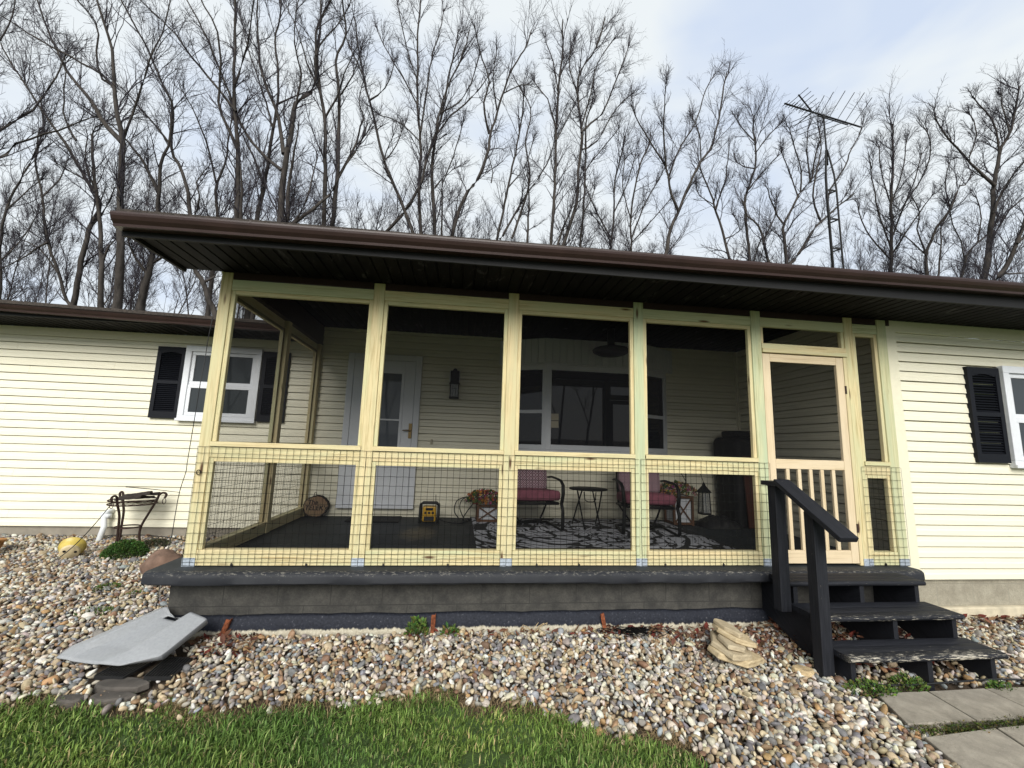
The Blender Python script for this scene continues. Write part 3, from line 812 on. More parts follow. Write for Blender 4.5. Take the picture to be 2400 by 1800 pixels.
g = MB(); g.obox((1.655, YW - 0.052, 1.18), (0.045, 0.014, 0.21)); g.tube([(1.655, YW - 0.055, 1.185), (1.655, YW - 0.095, 1.185), (1.60, YW - 0.10, 1.188), (1.555, YW - 0.095, 1.182)], 0.009, 8)
g.build('handle', 'brass', front_door, bevel=0.003)

# wall lantern beside the door
wl_ = MB(); wl_.box(2.165, 2.317, YW - 0.020, YW + 0.01, 1.93, 2.075); lamp = wl_.build('wall_lamp', 'trim_white', house, bevel=0.008)
b = MB(); cx, cy = 2.243, YW - 0.075
b.lathe([(0.016, 2.10), (0.030, 2.085), (0.034, 2.06)], (cx, cy, 0), 8); b.box(cx - 0.062, cx + 0.062, cy - 0.052, cy + 0.052, 1.885, 2.060); b.box(cx - 0.075, cx + 0.075, cy - 0.062, cy + 0.062, 1.870, 1.886)
b.box(cx - 0.070, cx + 0.070, cy - 0.058, cy + 0.058, 1.665, 1.685); b.box(cx - 0.028, cx + 0.028, cy + 0.05, YW - 0.018, 1.96, 2.02)
for sx in (-1, 1):
    for sy in (-1, 1): b.box(cx + sx * 0.058 - 0.006, cx + sx * 0.058 + 0.006, cy + sy * 0.046 - 0.006, cy + sy * 0.046 + 0.006, 1.686, 1.869)
    b.box(cx + sx * 0.022 - 0.003, cx + sx * 0.022 + 0.003, cy - 0.053, cy - 0.049, 1.686, 1.869)
b.box(cx - 0.052, cx + 0.052, cy - 0.053, cy - 0.049, 1.80, 1.806)
b.build('lantern_cage', 'black_iron', lamp)
b = MB(); b.box(cx - 0.050, cx + 0.050, cy - 0.044, cy + 0.044, 1.688, 1.868); b.build('glass', 'clear', lamp)
b = MB(); b.box(1.945, 1.972, YW - 0.030, YW, 1.005, 1.075); b.build('outlet_box', 'plate', house, bevel=0.004)

# bay window with its planked skirt-board above
bx0, bx1, yf, zb0, zb1 = 2.98, 5.50, 2.16, 0.905, 2.250     # outer ends on the wall, front plane, sill and head
cx0, cx1 = 3.55, 4.93
bay = MB()
poly = [(bx0, YW), (cx0, yf), (cx1, yf), (bx1, YW)]
bay.prism(poly, zb0, zb0 + 0.075); bay.prism(poly, zb1 - 0.06, zb1)
bay.prism([(bx0 - 0.02, YW), (cx0 - 0.01, yf - 0.025), (cx1 + 0.01, yf - 0.025), (bx1 + 0.02, YW)], zb0 - 0.03, zb0 - 0.001)
def panel(b, p, q, w, za, zb_, th=0.05, off=0.0):
    """Frame of a panel standing between plan points p and q."""
    p, q = Vector((*p, 0)), Vector((*q, 0)); t = (q - p).normalized(); n = Vector((t.y, -t.x, 0)); L = (q - p).length
    R = Matrix((t, n, (0, 0, 1))).transposed()
    for (u0, u1, s0, s1) in ((0, w, za, zb_), (L - w, L, za, zb_), (w, L - w, za, za + w), (w, L - w, zb_ - w, zb_)):
        b.obox(p + t * ((u0 + u1) / 2) + n * (off - th / 2) + Vector((0, 0, (s0 + s1) / 2)), (u1 - u0, th, s1 - s0), R)
    return p, t, n, L, R
bay_o = bay.build('bay_window', 'trim_white', house, bevel=0.006)
fr = MB(); zs0, zs1 = zb0 + 0.076, zb1 - 0.061
panel(fr, poly[0], poly[1], 0.065, zs0, zs1); panel(fr, poly[1], poly[2], 0.072, zs0, zs1); panel(fr, poly[2], poly[3], 0.065, zs0, zs1)
fr.build('frame', 'trim_white', bay_o, bevel=0.005)
for a, c in ((poly[0], poly[1]), (poly[2], poly[3])):
    r = MB(); p, t, n, L, R = panel(MB(), a, c, 0.065, zs0, zs1); zm = 1.515
    r.obox(p + t * (L / 2) + n * -0.030 + Vector((0, 0, zm)), (L - 0.132, 0.030, 0.05), R); r.build('meeting_rail', 'trim_white', bay_o, bevel=0.004)
    g = MB(); g.obox(p + t * (L / 2) + n * -0.036 + Vector((0, 0, (zs0 + zs1) / 2)), (L - 0.128, 0.006, zs1 - zs0 - 0.128), R); g.build('pane', 'glass', bay_o)
g = MB(); g.box(cx0 + 0.070, cx1 - 0.070, yf + 0.030, yf + 0.036, zs0 + 0.070, zs1 - 0.070); g.build('pane', 'glass', bay_o)
g = MB(); g.box(cx0 + 0.078, cx0 + 0.185, yf + 0.024, yf + 0.029, 1.395, 1.49); g.box(cx0 + 0.078, cx0 + 0.185, yf + 0.024, yf + 0.029, 1.29, 1.385); g.build('sticker', 'plate', bay_o)
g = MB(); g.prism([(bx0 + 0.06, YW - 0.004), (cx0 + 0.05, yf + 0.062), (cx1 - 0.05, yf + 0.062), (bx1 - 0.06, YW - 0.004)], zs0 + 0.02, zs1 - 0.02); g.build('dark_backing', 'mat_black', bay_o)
va = MB(); vp = [(bx0 - 0.09, YW - 0.004), (cx0 - 0.04, yf - 0.045), (cx1 + 0.04, yf - 0.045), (bx1 + 0.09, YW - 0.004)]
for a, c in zip(vp[:-1], vp[1:]):
    p, q = Vector((*a, 0)), Vector((*c, 0)); t = (q - p).normalized(); n = Vector((t.y, -t.x, 0)); L = (q - p).length; R = Matrix((t, n, (0, 0, 1))).transposed()
    k = max(3, round(L / 0.106)); s = L / k
    for i in range(k): va.obox(p + t * (s * (i + 0.5)) + Vector((0, 0, 2.385)), (s - 0.007, 0.03, 0.36), R)
    va.obox(p + t * (L / 2) - n * 0.012 + Vector((0, 0, 2.385)), (L, 0.012, 0.36), R)
va.build('valance', 'trim_white', bay_o, bevel=0.003)

# round dark light on the porch ceiling
b = MB(); c = at(1432, 826, y=1.62); b.lathe([(0.0, -0.055), (0.10, -0.05), (0.18, -0.03), (0.235, 0.0), (0.245, 0.03), (0.22, 0.05)], (c.x, c.y, c.z), 32); b.tube([(c.x, c.y, c.z + 0.05), (c.x, c.y, 2.615)], 0.05, 12)
b.build('ceiling_lamp', 'black_plastic', house, smooth=True)

# white drain pipe out of the wing's wall
b = MB(); p1, p0 = at(258, 1198, y=2.44), at(227, 1278, y=2.28); p0.z = gz(p0.x, p0.y) - 0.03
b.tube([(p1.x + 0.01, YB, p1.z + 0.005), (p1.x, p1.y - 0.03, p1.z), (p1.x - 0.03, p1.y - 0.05, p1.z - 0.03), tuple(p0.lerp(p1, 0.55)), tuple(p0)], 0.031, 14)
b.lathe([(0.040, 0), (0.040, 0.05)], tuple(p0.lerp(p1, 0.80)), 14); b.build('drain_pipe', 'pvc', house, smooth=True)

# ------------------------------------------------------------------ porch base
base = thing('porch_platform', 'black painted concrete porch slab with flaking edge on sooty block wall', 'porch platform')
b = MB(); xs0, xs1, yf0 = 0.09, 6.61, -0.178
prof = [(YB, 0.0), (YB, -0.09), (yf0 + 0.012, -0.09), (yf0, -0.078), (yf0 + 0.002, -0.034), (yf0 + 0.008, -0.018), (yf0 + 0.024, -0.004), (yf0 + 0.05, 0.0)]
n = 90; vs = []; m = len(prof)
for i in range(n + 1):
    x = xs0 + (xs1 - xs0) * i / n
    for j, (y, z) in enumerate(prof):
        w = 0.006 * noise.noise(Vector((x * 3, j * 0.7, 0))) + 0.003 * noise.noise(Vector((x * 13, j * 1.3, 5)))
        ed = 0.02 if i in (0, n) else 0
        vs.append((x, y + (w if 2 <= j <= 6 else 0) + (ed if y < 0 else 0), z + (w * 0.5 if 2 <= j <= 6 else 0)))
fs = [(i * m + j, (i + 1) * m + j, (i + 1) * m + (j + 1) % m, i * m + (j + 1) % m) for i in range(n) for j in range(m)] + [tuple(range(m)), tuple(n * m + j for j in range(m))]
b.add(vs, fs); smooth_by_angle(b.build('slab', 'slab', base), 35)
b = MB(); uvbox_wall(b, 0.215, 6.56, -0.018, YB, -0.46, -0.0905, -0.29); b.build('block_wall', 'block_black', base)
b = MB(); vs = []; n = 120
for i in range(n + 1):
    x = 0.20 + 6.30 * i / n; w = 0.012 * noise.noise(Vector((x * 2.2, 3, 1))) + 0.006 * noise.noise(Vector((x * 9, 7, 1)))
    vs += [(x, -0.016, -0.345 + w), (x, -0.045 + w * 0.4, -0.362 + w), (x, -0.058 + w * 0.5, -0.43), (x, -0.068 + w, -0.56), (x, 0.0, -0.56)]
fs = [(i * 5 + j, (i + 1) * 5 + j, (i + 1) * 5 + (j + 1) % 5, i * 5 + (j + 1) % 5) for i in range(n) for j in range(5)] + [tuple(range(5)), tuple(n * 5 + j for j in range(5))]
b.add(vs, fs); b.build('footing', 'footing', base, smooth=True)

# ------------------------------------------------------------------ screened enclosure of the porch
enc = thing('porch_enclosure', 'new treated pine frame with insect screen and wire mesh closing in the porch', 'screen enclosure', (0, 0, 0))
PX = [(0.264, 0.353), (1.535, 1.630), (2.745, 2.840), (3.945, 4.040), (5.150, 5.250), (6.165, 6.262), (6.540, 6.645)]
mats = ['pine', 'pine', 'pine', 'pine_green', 'pine_green', 'pine', 'pine_green']
HB, HT = 2.255, 2.352
for (a, c), mt in zip(PX, mats):
    b = MB(); b.box(a, c, 0.0, 0.089, 0.004, 2.408, axis=2); b.build('post', mt, enc, bevel=0.004)
openings = [(PX[i][1], PX[i + 1][0]) for i in (0, 1, 2, 3)] + [(PX[5][1], PX[6][0])]
for i, (a, c) in enumerate(openings):
    mt = 'pine' if i != 3 else 'pine_green'
    e = 0.001
    b = MB(); b.box(a + e, c - e, 0.004, 0.042, HB, HT - 0.004); b.build('header', 'pine_green' if i in (0, 3, 4) else 'pine', enc, bevel=0.003)
    b = MB(); b.box(a + e, c - e, -0.012, 0.080, 0.929, 0.967); b.build('rail_cap', 'pine', enc, bevel=0.003)
    b = MB(); b.box(a + e, c - e, 0.003, 0.041, 0.842, 0.928); b.build('rail', 'pine', enc, bevel=0.003)
    b = MB(); b.box(a + e, c - e, 0.002, 0.040, 0.006, 0.088); b.build('bottom_rail', 'pine', enc, bevel=0.003)
    b = MB(); b.box(a + e, c - e, 0.004, 0.089, 0.089, 0.124); b.build('sill', 'pine', enc, bevel=0.003)
    # inner stops that hold the screen
    w = 0.034
    b = MB()
    for z0, z1 in ((0.968, HB - 0.001), (0.125, 0.841)):
        b.box(a + e, a + w, 0.012, 0.050, z0, z1); b.box(c - w, c - e, 0.012, 0.050, z0, z1)
        b.box(a + w + e, c - w - e, 0.012, 0.050, z1 - w, z1)
    b.build('screen_stop', 'pine', enc, bevel=0.003)
    s = MB()
    for z0, z1 in ((0.968, HB - 0.001), (0.125, 0.841)): s.add([(a, 0.052, z0), (c, 0.052, z0), (c, 0.052, z1), (a, 0.052, z1)], [(0, 1, 2, 3)])
    s.build('insect_screen', 'screen', enc)
# above and around the door
da, dc = PX[4][1], PX[5][0]
b = MB(); b.box(da + 0.001, dc - 0.001, 0.004, 0.042, HB, HT - 0.004); b.build('header', 'pine_green', enc, bevel=0.003)
b = MB(); b.box(da + 0.001, dc - 0.001, -0.016, 0.060, 1.992, 2.030); b.box(da + 0.001, dc - 0.001, -0.004, 0.060, 2.031, 2.085); b.build('door_header', 'pine', enc, bevel=0.003)
b = MB(); b.box(da + 0.001, da + 0.030, 0.010, 0.048, 2.086, HB - 0.001); b.build('screen_stop', 'pine', enc, bevel=0.003)
b = MB(); b.box(dc - 0.034, dc - 0.001, 0.010, 0.048, 2.086, HB - 0.001); b.build('screen_stop', 'pine', enc, bevel=0.003)
s = MB(); s.add([(da, 0.050, 2.086), (dc, 0.050, 2.086), (dc, 0.050, HB), (da, 0.050, HB)], [(0, 1, 2, 3)]); s.build('insect_screen', 'screen', enc)
b = MB(); b.box(dc - 0.036, dc - 0.001, 0.0, 0.080, 0.004, 1.991, axis=2); b.build('door_jamb', 'pine', enc, bevel=0.003)
# the screen door
d0, d1, dz0, dz1 = da + 0.004, dc - 0.040, 0.022, 1.982
sw = 0.078; y0, y1 = 0.002, 0.034
b = MB()
b.box(d0, d0 + sw, y0, y1, dz0, dz1, axis=2); b.box(d1 - sw, d1, y0, y1, dz0, dz1, axis=2)
for za, zc in ((dz1 - 0.078, dz1), (0.875, 0.965), (dz0, dz0 + 0.115)): b.box(d0 + sw + 0.0005, d1 - sw - 0.0005, y0 + 0.0005, y1 - 0.0005, za, zc)
door = b.build('screen_door', 'fir', enc, bevel=0.004)
tag(door, 'unpainted pine screen door with balusters in its lower half')
for k in range(1, 6):
    x = d0 + sw + (d1 - d0 - 2 * sw) * k / 6
    b = MB(); b.box(x - 0.017, x + 0.017, 0.003, 0.028, dz0 + 0.116, 0.874, axis=2); b.build('baluster', 'fir', door, bevel=0.003)
s = MB()
for za, zc in ((0.966, dz1 - 0.079), (dz0 + 0.116, 0.874)): s.add([(d0 + sw, 0.031, za), (d1 - sw, 0.031, za), (d1 - sw, 0.031, zc), (d0 + sw, 0.031, zc)], [(0, 1, 2, 3)])
s.build('insect_screen', 'screen', door)
b = MB(); b.box(d1 - 0.006, d1 + 0.012, -0.004, 0.002, 1.62, 1.70); b.box(d1 - 0.006, d1 + 0.012, -0.004, 0.002, 0.30, 0.38); b.build('hinge', 'rust_iron', door)

# left side of the enclosure, running back to the house
xl0, xl1 = 0.264, 0.353
YP = [(0.089, 0.089), (1.255, 1.344), (2.380, 2.469)]
for (a, c) in YP[1:]:
    b = MB(); b.box(xl0, xl1, a, c, 0.004, HT, axis=2); b.build('post', 'pine', enc, bevel=0.004)
for (a, c) in ((0.090, 1.254), (1.345, 2.379)):
    b = MB(); b.box(xl0 + 0.004, xl0 + 0.042, a, c, HB, HT - 0.004); b.build('header', 'pine', enc, bevel=0.003)
    b = MB(); b.box(xl0 - 0.010, xl1 - 0.010, a, c, 0.929, 0.967); b.build('rail_cap', 'pine', enc, bevel=0.003)
    b = MB(); b.box(xl0 + 0.003, xl0 + 0.041, a, c, 0.842, 0.928); b.build('rail', 'pine', enc, bevel=0.003)
    b = MB(); b.box(xl0 + 0.002, xl1 - 0.012, a, c, 0.006, 0.088); b.build('bottom_rail', 'pine', enc, bevel=0.003)
    b = MB(); b.box(xl0 + 0.004, xl1 - 0.004, a, c, 0.089, 0.124); b.build('sill', 'pine', enc, bevel=0.003)
    b = MB(); w = 0.034
    for z0, z1 in ((0.968, HB - 0.001), (0.125, 0.841)):
        b.box(xl0 + 0.012, xl0 + 0.050, a, a + w, z0, z1); b.box(xl0 + 0.012, xl0 + 0.050, c - w, c, z0, z1); b.box(xl0 + 0.012, xl0 + 0.050, a + w + 0.001, c - w - 0.001, z1 - w, z1)
    b.build('screen_stop', 'pine', enc, bevel=0.003)
    s = MB()
    for z0, z1 in ((0.968, HB - 0.001), (0.125, 0.841)): s.add([(xl0 + 0.052, a, z0), (xl0 + 0.052, c, z0), (xl0 + 0.052, c, z1), (xl0 + 0.052, a, z1)], [(0, 1, 2, 3)])
    s.build('insect_screen', 'screen', enc)

# galvanised post shoes
for i, (a, c) in enumerate(PX):
    b = MB(); b.box(a - 0.002, c + 0.002, -0.005, -0.0015, 0.002, 0.066)
    b.box(a - 0.002, c + 0.002, -0.005, 0.094, 0.001, 0.0035)
    for k in (0.25, 0.75): b.lathe([(0.007, 0.0), (0.006, 0.004)], (a + (c - a) * k, -0.005, 0.050), 8, Matrix.Rotation(PI / 2, 3, 'X'))
    b.build('post_shoe', 'galv', enc)


def wire_mesh(name, a, c, z_top, plane):
    """Welded fence wire from a to c along a wall line; rows get closer towards the ground."""
    b = MB(); rows = [0.008, 0.034, 0.062, 0.098]
    while rows[-1] < z_top - 0.03: rows.append(rows[-1] + 0.0775)
    rows[-1] = z_top
    n = max(2, round((c - a) / 0.0525)); cols = [a + (c - a) * i / n for i in range(n + 1)]
    for u in cols:
        ph = random.uniform(0, 6); am = random.uniform(0.0006, 0.0022)
        b.tube([plane(u + am * math.sin(z * 17 + ph), z, 0) for z in np.linspace(0.006, z_top, 9)], 0.00145, 4, cap=False)
    for z in rows:
        ph = random.uniform(0, 6)
        b.tube([plane(u, z + 0.0016 * math.sin(u * 4.1 + ph) - 0.0012 * math.sin(u * 59 + ph), 1) for u in np.arange(a, c + 0.001, 0.0262)], 0.00145, 4, cap=False)
    return b.build(name, 'wire', enc)


front = lambda u, z, k: (u, -0.0085 - 0.0030 * k - 0.0025 * math.sin(u * 2.2), z)
ed = [0.268] + [(PX[i][0] + PX[i][1]) / 2 for i in (1, 2, 3)] + [5.262]
for a, c in zip(ed[:-1], ed[1:]): wire_mesh('wire_mesh', a, c, 0.925, front)
wire_mesh('wire_mesh', 6.215, 6.645, 0.915, lambda u, z, k: (u, -0.010 - 0.0030 * k, z))
for a, c in ((0.02, 1.30), (1.30, 2.45)): wire_mesh('wire_mesh', a, c, 0.920, lambda u, z, k: (0.257 - 0.003 * k, u, z))
b = MB()
for i, x in enumerate((0.62, 1.18, 1.78, 2.30, 3.05, 3.42, 4.20, 4.75, 6.38)): b.box(x, x + 0.014, -0.014, -0.002, 0.004, 0.020); b.box(x + 0.003, x + 0.006, -0.016, -0.003, 0.004, 0.030)
b.build('wire_clip', 'black_plastic', enc)
b = MB(); c = at(465, 1107, y=-0.012); b.tube([(c.x + 0.016 * math.cos(t) * 0.9, c.y, c.z + 0.019 * math.sin(t)) for t in np.linspace(0, 2 * PI, 17)[:-1]], 0.0032, 6, close=True)
b.build('wire_hook', 'black_iron', enc)

# ------------------------------------------------------------------ steps
steps = thing('porch_steps', 'black painted wooden steps with worn front edges and one handrail', 'steps', (5.68, -0.55, -0.52))
SX0, SX1 = 5.06, 6.30
TREADS = [(-0.010, -0.425, -0.186), (-0.180, -0.690, -0.395), (-0.350, -0.935, -0.665)]
for i, (zt_, yf_, yb_) in enumerate(TREADS):
    b = MB(); nb = 3; w = (yb_ - yf_) / nb; wear = (0.25, 0.72, 1.0)[i]
    for k in range(nb):
        y0 = yf_ + w * k; y1 = y0 + w - (0.005 if k < nb - 1 else 0)
        if k == 0:
            prof = [(y1, zt_ - 0.038), (y0 + 0.016, zt_ - 0.038), (y0 + 0.005, zt_ - 0.033), (y0, zt_ - 0.019), (y0 + 0.005, zt_ - 0.005), (y0 + 0.016, zt_), (y1, zt_)]
        else:
            prof = [(y1, zt_ - 0.038), (y0, zt_ - 0.038), (y0, zt_ - 0.003), (y0 + 0.004, zt_), (y1, zt_)]
        ns = 24; vs = []; tn = []; uvo = random.uniform(0, 9); m = len(prof)
        for j in range(ns + 1):
            x = SX0 + (SX1 - SX0) * j / ns
            sag = 0.003 * noise.noise(Vector((x * 2.5, y0 * 8, i)))
            for (yy, zz) in prof:
                vs.append((x, yy, zz + sag)); f = max(0.0, 1 - (yy - yf_) / (0.09 + 0.06 * wear)); tn.append((wear * f * (0.75 + 0.35 * noise.noise(Vector((x * 4, yy * 9, i * 3)))), 0, 0))
        fs = []; uv = []
        for j in range(ns):
            for q in range(m):
                r = (q + 1) % m; fs.append((j * m + q, (j + 1) * m + q, (j + 1) * m + r, j * m + r))
                X0, X1 = uvo + (SX1 - SX0) * j / ns, uvo + (SX1 - SX0) * (j + 1) / ns; vq, vr = prof[q][0] + prof[q][1], prof[r][0] + prof[r][1]
                uv.append([(X0, vq), (X1, vq), (X1, vr), (X0, vr)])
        fs += [tuple(range(m)), tuple(ns * m + q for q in range(m))]; uv += [None, None]
        b.add(vs, fs, uv, tn)
    t = b.build('tread', 'board_black', steps); smooth_by_angle(t, 50)
for x in (5.10, 5.70, 6.215):
    b = MB(); g = gz(x, -0.9) - 0.02
    poly = [(-0.02, -0.052), (-0.40, -0.052), (-0.40, -0.222), (-0.66, -0.222), (-0.66, -0.392), (-0.885, -0.392), (-0.885, g), (-0.68, g), (-0.02, -0.36)]
    b.prism(poly, x, x + 0.038, lambda p, z: (z, p[0], p[1])); b.build('stringer', 'board_black', steps, bevel=0.002)
b = MB(); b.bar((5.72, -0.10, -0.06), (5.98, -0.10, -0.40), 0.02, 0.09); b.build('brace', 'board_black', steps)
hx0, hx1 = 4.945, 5.085
A = Vector((5.015, -0.470, 0.772)); B_ = at(1990, 1266, x=5.015)
print('rail end', tuple(B_))
tdir = (B_ - A).normalized()
UPX, LPX = (4.965, 5.054), (4.967, 5.056)
b = MB(); b.box(UPX[0], UPX[1], -0.430, -0.342, -0.235, 0.742); b.build('post', 'board_black', steps, bevel=0.004)
b = MB(); b.box(LPX[0], LPX[1], -0.800, -0.712, -0.56, A.z + tdir.z / tdir.y * (-0.756 - A.y) - 0.022); b.build('post', 'board_black', steps, bevel=0.004)
b = MB()
b.box(hx0, hx1, -0.462, -0.29, 0.744, 0.782)
b.bar(A - tdir * 0.035 + Vector((0, 0, -0.002)), B_, 0.14, 0.038)
b.build('handrail', 'board_black', steps, bevel=0.004)

# ------------------------------------------------------------------ things on the porch
b = MB(); rx, ry = 3.93, 1.50
vs = []; fs = []; n1, n2 = 40, 26
for j in range(n2 + 1):
    for i in range(n1 + 1):
        x = -1.40 + 2.80 * i / n1; y = -0.94 + 1.88 * j / n2
        e = max(0, abs(y) - 0.80) * 0.02 if y < 0 else 0
        vs.append((x + 0.02 * math.sin(y * 2), y + 0.012 * math.sin(x * 3.0), 0.006 + 0.004 * (1 + noise.noise(Vector((x * 2, y * 2, 0)))) + e))
for j in range(n2):
    for i in range(n1): a = j * (n1 + 1) + i; fs.append((a, a + 1, a + n1 + 2, a + n1 + 1))
b.add(vs, fs); rug = b.build('rug', 'rug', None, smooth=True); rug.location = (rx, ry, 0)
md = rug.modifiers.new('thick', 'SOLIDIFY'); md.thickness = 0.005; md.offset = -1
tag(rug, 'black rug with pale grey leafy medallion pattern on the porch floor', 'rug')

b = MB(); b.prism([(0.965, 2.005), (1.635, 1.99), (1.62, 2.42), (0.975, 2.42)], 0.003, 0.018); tag(b.build('doormat', 'mat_black', None, bevel=0.004), 'dark rubber doormat lying before the front door', 'doormat')

# log-slice name sign
sg = thing('log_slice_sign', 'round log slice name sign leaning by the porch corner post', 'sign', (0.50, 2.33, 0.005))
b = MB(); ox, oz = 0.500, 0.140; n = 56; prof = []
tilt = lambda x, y, z: (x, y + 0.22 * (z), z)
vs = []; rr = []
for j in range(n):
    an = 2 * PI * j / n; q = 1 + 0.025 * math.sin(an * 17) + 0.02 * math.sin(an * 5 + 1)
    rr.append((0.162 * q * math.cos(an), 0.136 * q * math.sin(an)))
fv = [tilt(ox + x * 0.91, 2.318, oz + z * 0.91) for x, z in rr]
b2 = MB(); b2.add(fv, [tuple(range(n))]); 
b.add([tilt(ox + x, 2.322, oz + z) for x, z in rr] + [tilt(ox + x * 1.02, 2.370, oz + z * 1.02) for x, z in rr] + [tilt(ox + x * 0.92, 2.3215, oz + z * 0.92) for x, z in rr],
      [(i, (i + 1) % n, n + (i + 1) % n, n + i) for i in range(n)] + [tuple(range(n, 2 * n))] + [(i, (i + 1) % n, 2 * n + (i + 1) % n, 2 * n + i) for i in range(n)])
b.tube([tilt(ox - 0.055, 2.35, oz + 0.13), tilt(ox - 0.045, 2.35, oz + 0.175), tilt(ox - 0.03, 2.35, oz + 0.175), tilt(ox - 0.012, 2.35, oz + 0.13)], 0.004, 6)
b.build('bark_rim', 'scrap_bark', sg)
face = b2.build('face', 'log_face', sg)


def lettering(txt, size, mat, parent, M4, name='lettering', shear=0.0, extrude=0.0015):
    cu = bpy.data.curves.new(name, 'FONT'); cu.body = txt; cu.size = size; cu.extrude = extrude; cu.align_x = 'CENTER'; cu.align_y = 'CENTER'; cu.shear = shear; cu.offset = size * 0.018
    tmp = bpy.data.objects.new('tmp', cu); COL.objects.link(tmp); dg = bpy.context.evaluated_depsgraph_get(); dg.update()
    me = bpy.data.meshes.new_from_object(tmp.evaluated_get(dg)); bpy.data.objects.remove(tmp); bpy.data.curves.remove(cu)
    me.transform(M4); me.name = name
    return link(me, name, mat, parent)


ang = math.atan(0.22)
def sign_m(x, z): return Matrix.Translation(tilt(x, 2.3155, z)) @ Matrix.Rotation(PI / 2 - ang, 4, 'X')
lettering('The', 0.082, 'black_iron', sg, sign_m(ox - 0.040, oz + 0.050), shear=0.05)
lettering("TELEK's", 0.086, 'black_iron', sg, sign_m(ox + 0.010, oz - 0.022), shear=0.05)

# yellow site radio
rd = thing('site_radio', 'yellow and black job site radio with roll cage on the porch floor', 'radio', (2.01, 2.08, 0))
b = MB(); x0, x1 = 1.895, 2.125
for x in (x0, x1):
    b.tube([(x, 1.985, 0.02), (x, 1.98, 0.06), (x, 1.99, 0.17), (x, 2.03, 0.225), (x, 2.13, 0.225), (x, 2.17, 0.17), (x, 2.18, 0.03)], 0.016, 8)
    b.box(x - 0.018, x + 0.018, 1.98, 2.19, 0.0, 0.022)
b.tube([(x0, 2.03, 0.222), (x0 + 0.03, 2.025, 0.246), (x1 - 0.03, 2.025, 0.246), (x1, 2.03, 0.222)], 0.013, 8); b.tube([(x0, 2.13, 0.222), (x0 + 0.03, 2.135, 0.246), (x1 - 0.03, 2.135, 0.246), (x1, 2.13, 0.222)], 0.013, 8)
b.build('roll_cage', 'black_plastic', rd, smooth=True)
b = MB(); b.box(1.925, 2.095, 2.00, 2.16, 0.018, 0.205); b.build('case', 'yellow_plastic', rd, bevel=0.016)
b = MB(); b.box(1.945, 2.075, 1.9925, 1.9995, 0.030, 0.085)
for x in (1.963, 2.010, 2.057): b.lathe([(0.017, 0), (0.015, 0.008)], (x, 1.9995, 0.128), 14, Matrix.Rotation(PI / 2, 3, 'X'))
b.build('controls', 'black_plastic', rd, bevel=0.002)
b = MB(); b.box(1.965, 2.055, 1.994, 1.9995, 0.160, 0.190); b.build('display', 'glass', rd)
b = MB(); b.tube([(2.085, 2.12, 0.20), (2.078, 2.12, 0.345)], 0.005, 6); b.build('antenna', 'black_plastic', rd)


# flower planters
def bloom_cloud(name, c, rad, count, parent, palette, greens=True):
    verts, faces, tones = [], [], []
    for k in range(count):
        d = Vector((random.gauss(0, 1), random.gauss(0, 1), random.gauss(0, 1))); d.normalize(); d.z = abs(d.z) * 0.9 - 0.25
        q = random.uniform(0.72, 1.0); p = Vector(c) + Vector((d.x * rad[0], d.y * rad[1], d.z * rad[2])) * q
        green = greens and random.random() < 0.28
        col = random.choice(((0.04, 0.08, 0.02), (0.06, 0.10, 0.03), (0.03, 0.055, 0.02))) if green else random.choice(palette)
        col = tuple(x * random.uniform(0.75, 1.2) for x in col); nrm = (d + Vector((random.uniform(-.5, .5), random.uniform(-.9, .1), random.uniform(-.2, .6)))).normalized()
        a = nrm.orthogonal().normalized(); e = nrm.cross(a); s = random.uniform(0.014, 0.024) * (1.2 if green else 1)
        o = len(verts)
        if green:
            verts += [p - a * s * 1.5, p + e * s * 0.6, p + a * s * 1.5, p - e * s * 0.6]; faces.append((o, o + 1, o + 2, o + 3)); tones += [col] * 4
        else:
            ph = random.uniform(0, 6); verts.append(p - nrm * 0.006); tones.append((0.45, 0.30, 0.06) if random.random() < .5 else tuple(x * 0.5 for x in col))
            for j in range(10):
                an = ph + j * PI / 5; rr_ = s * (1.0 if j % 2 == 0 else 0.72); verts.append(p + (a * math.cos(an) + e * math.sin(an)) * rr_ + nrm * 0.004 * (j % 2)); tones.append(col)
            for j in range(10): faces.append((o, o + 1 + j, o + 1 + (j + 1) % 10))
    b = MB(); b.add(verts, faces, None, tones); return b.build(name, 'petal', parent)


PAL1 = ((0.42, 0.15, 0.03), (0.34, 0.05, 0.05), (0.40, 0.10, 0.16), (0.45, 0.26, 0.05), (0.26, 0.07, 0.16), (0.16, 0.03, 0.03))
PAL2 = ((0.36, 0.10, 0.16), (0.42, 0.20, 0.28), (0.34, 0.15, 0.05), (0.30, 0.08, 0.20), (0.40, 0.28, 0.10))


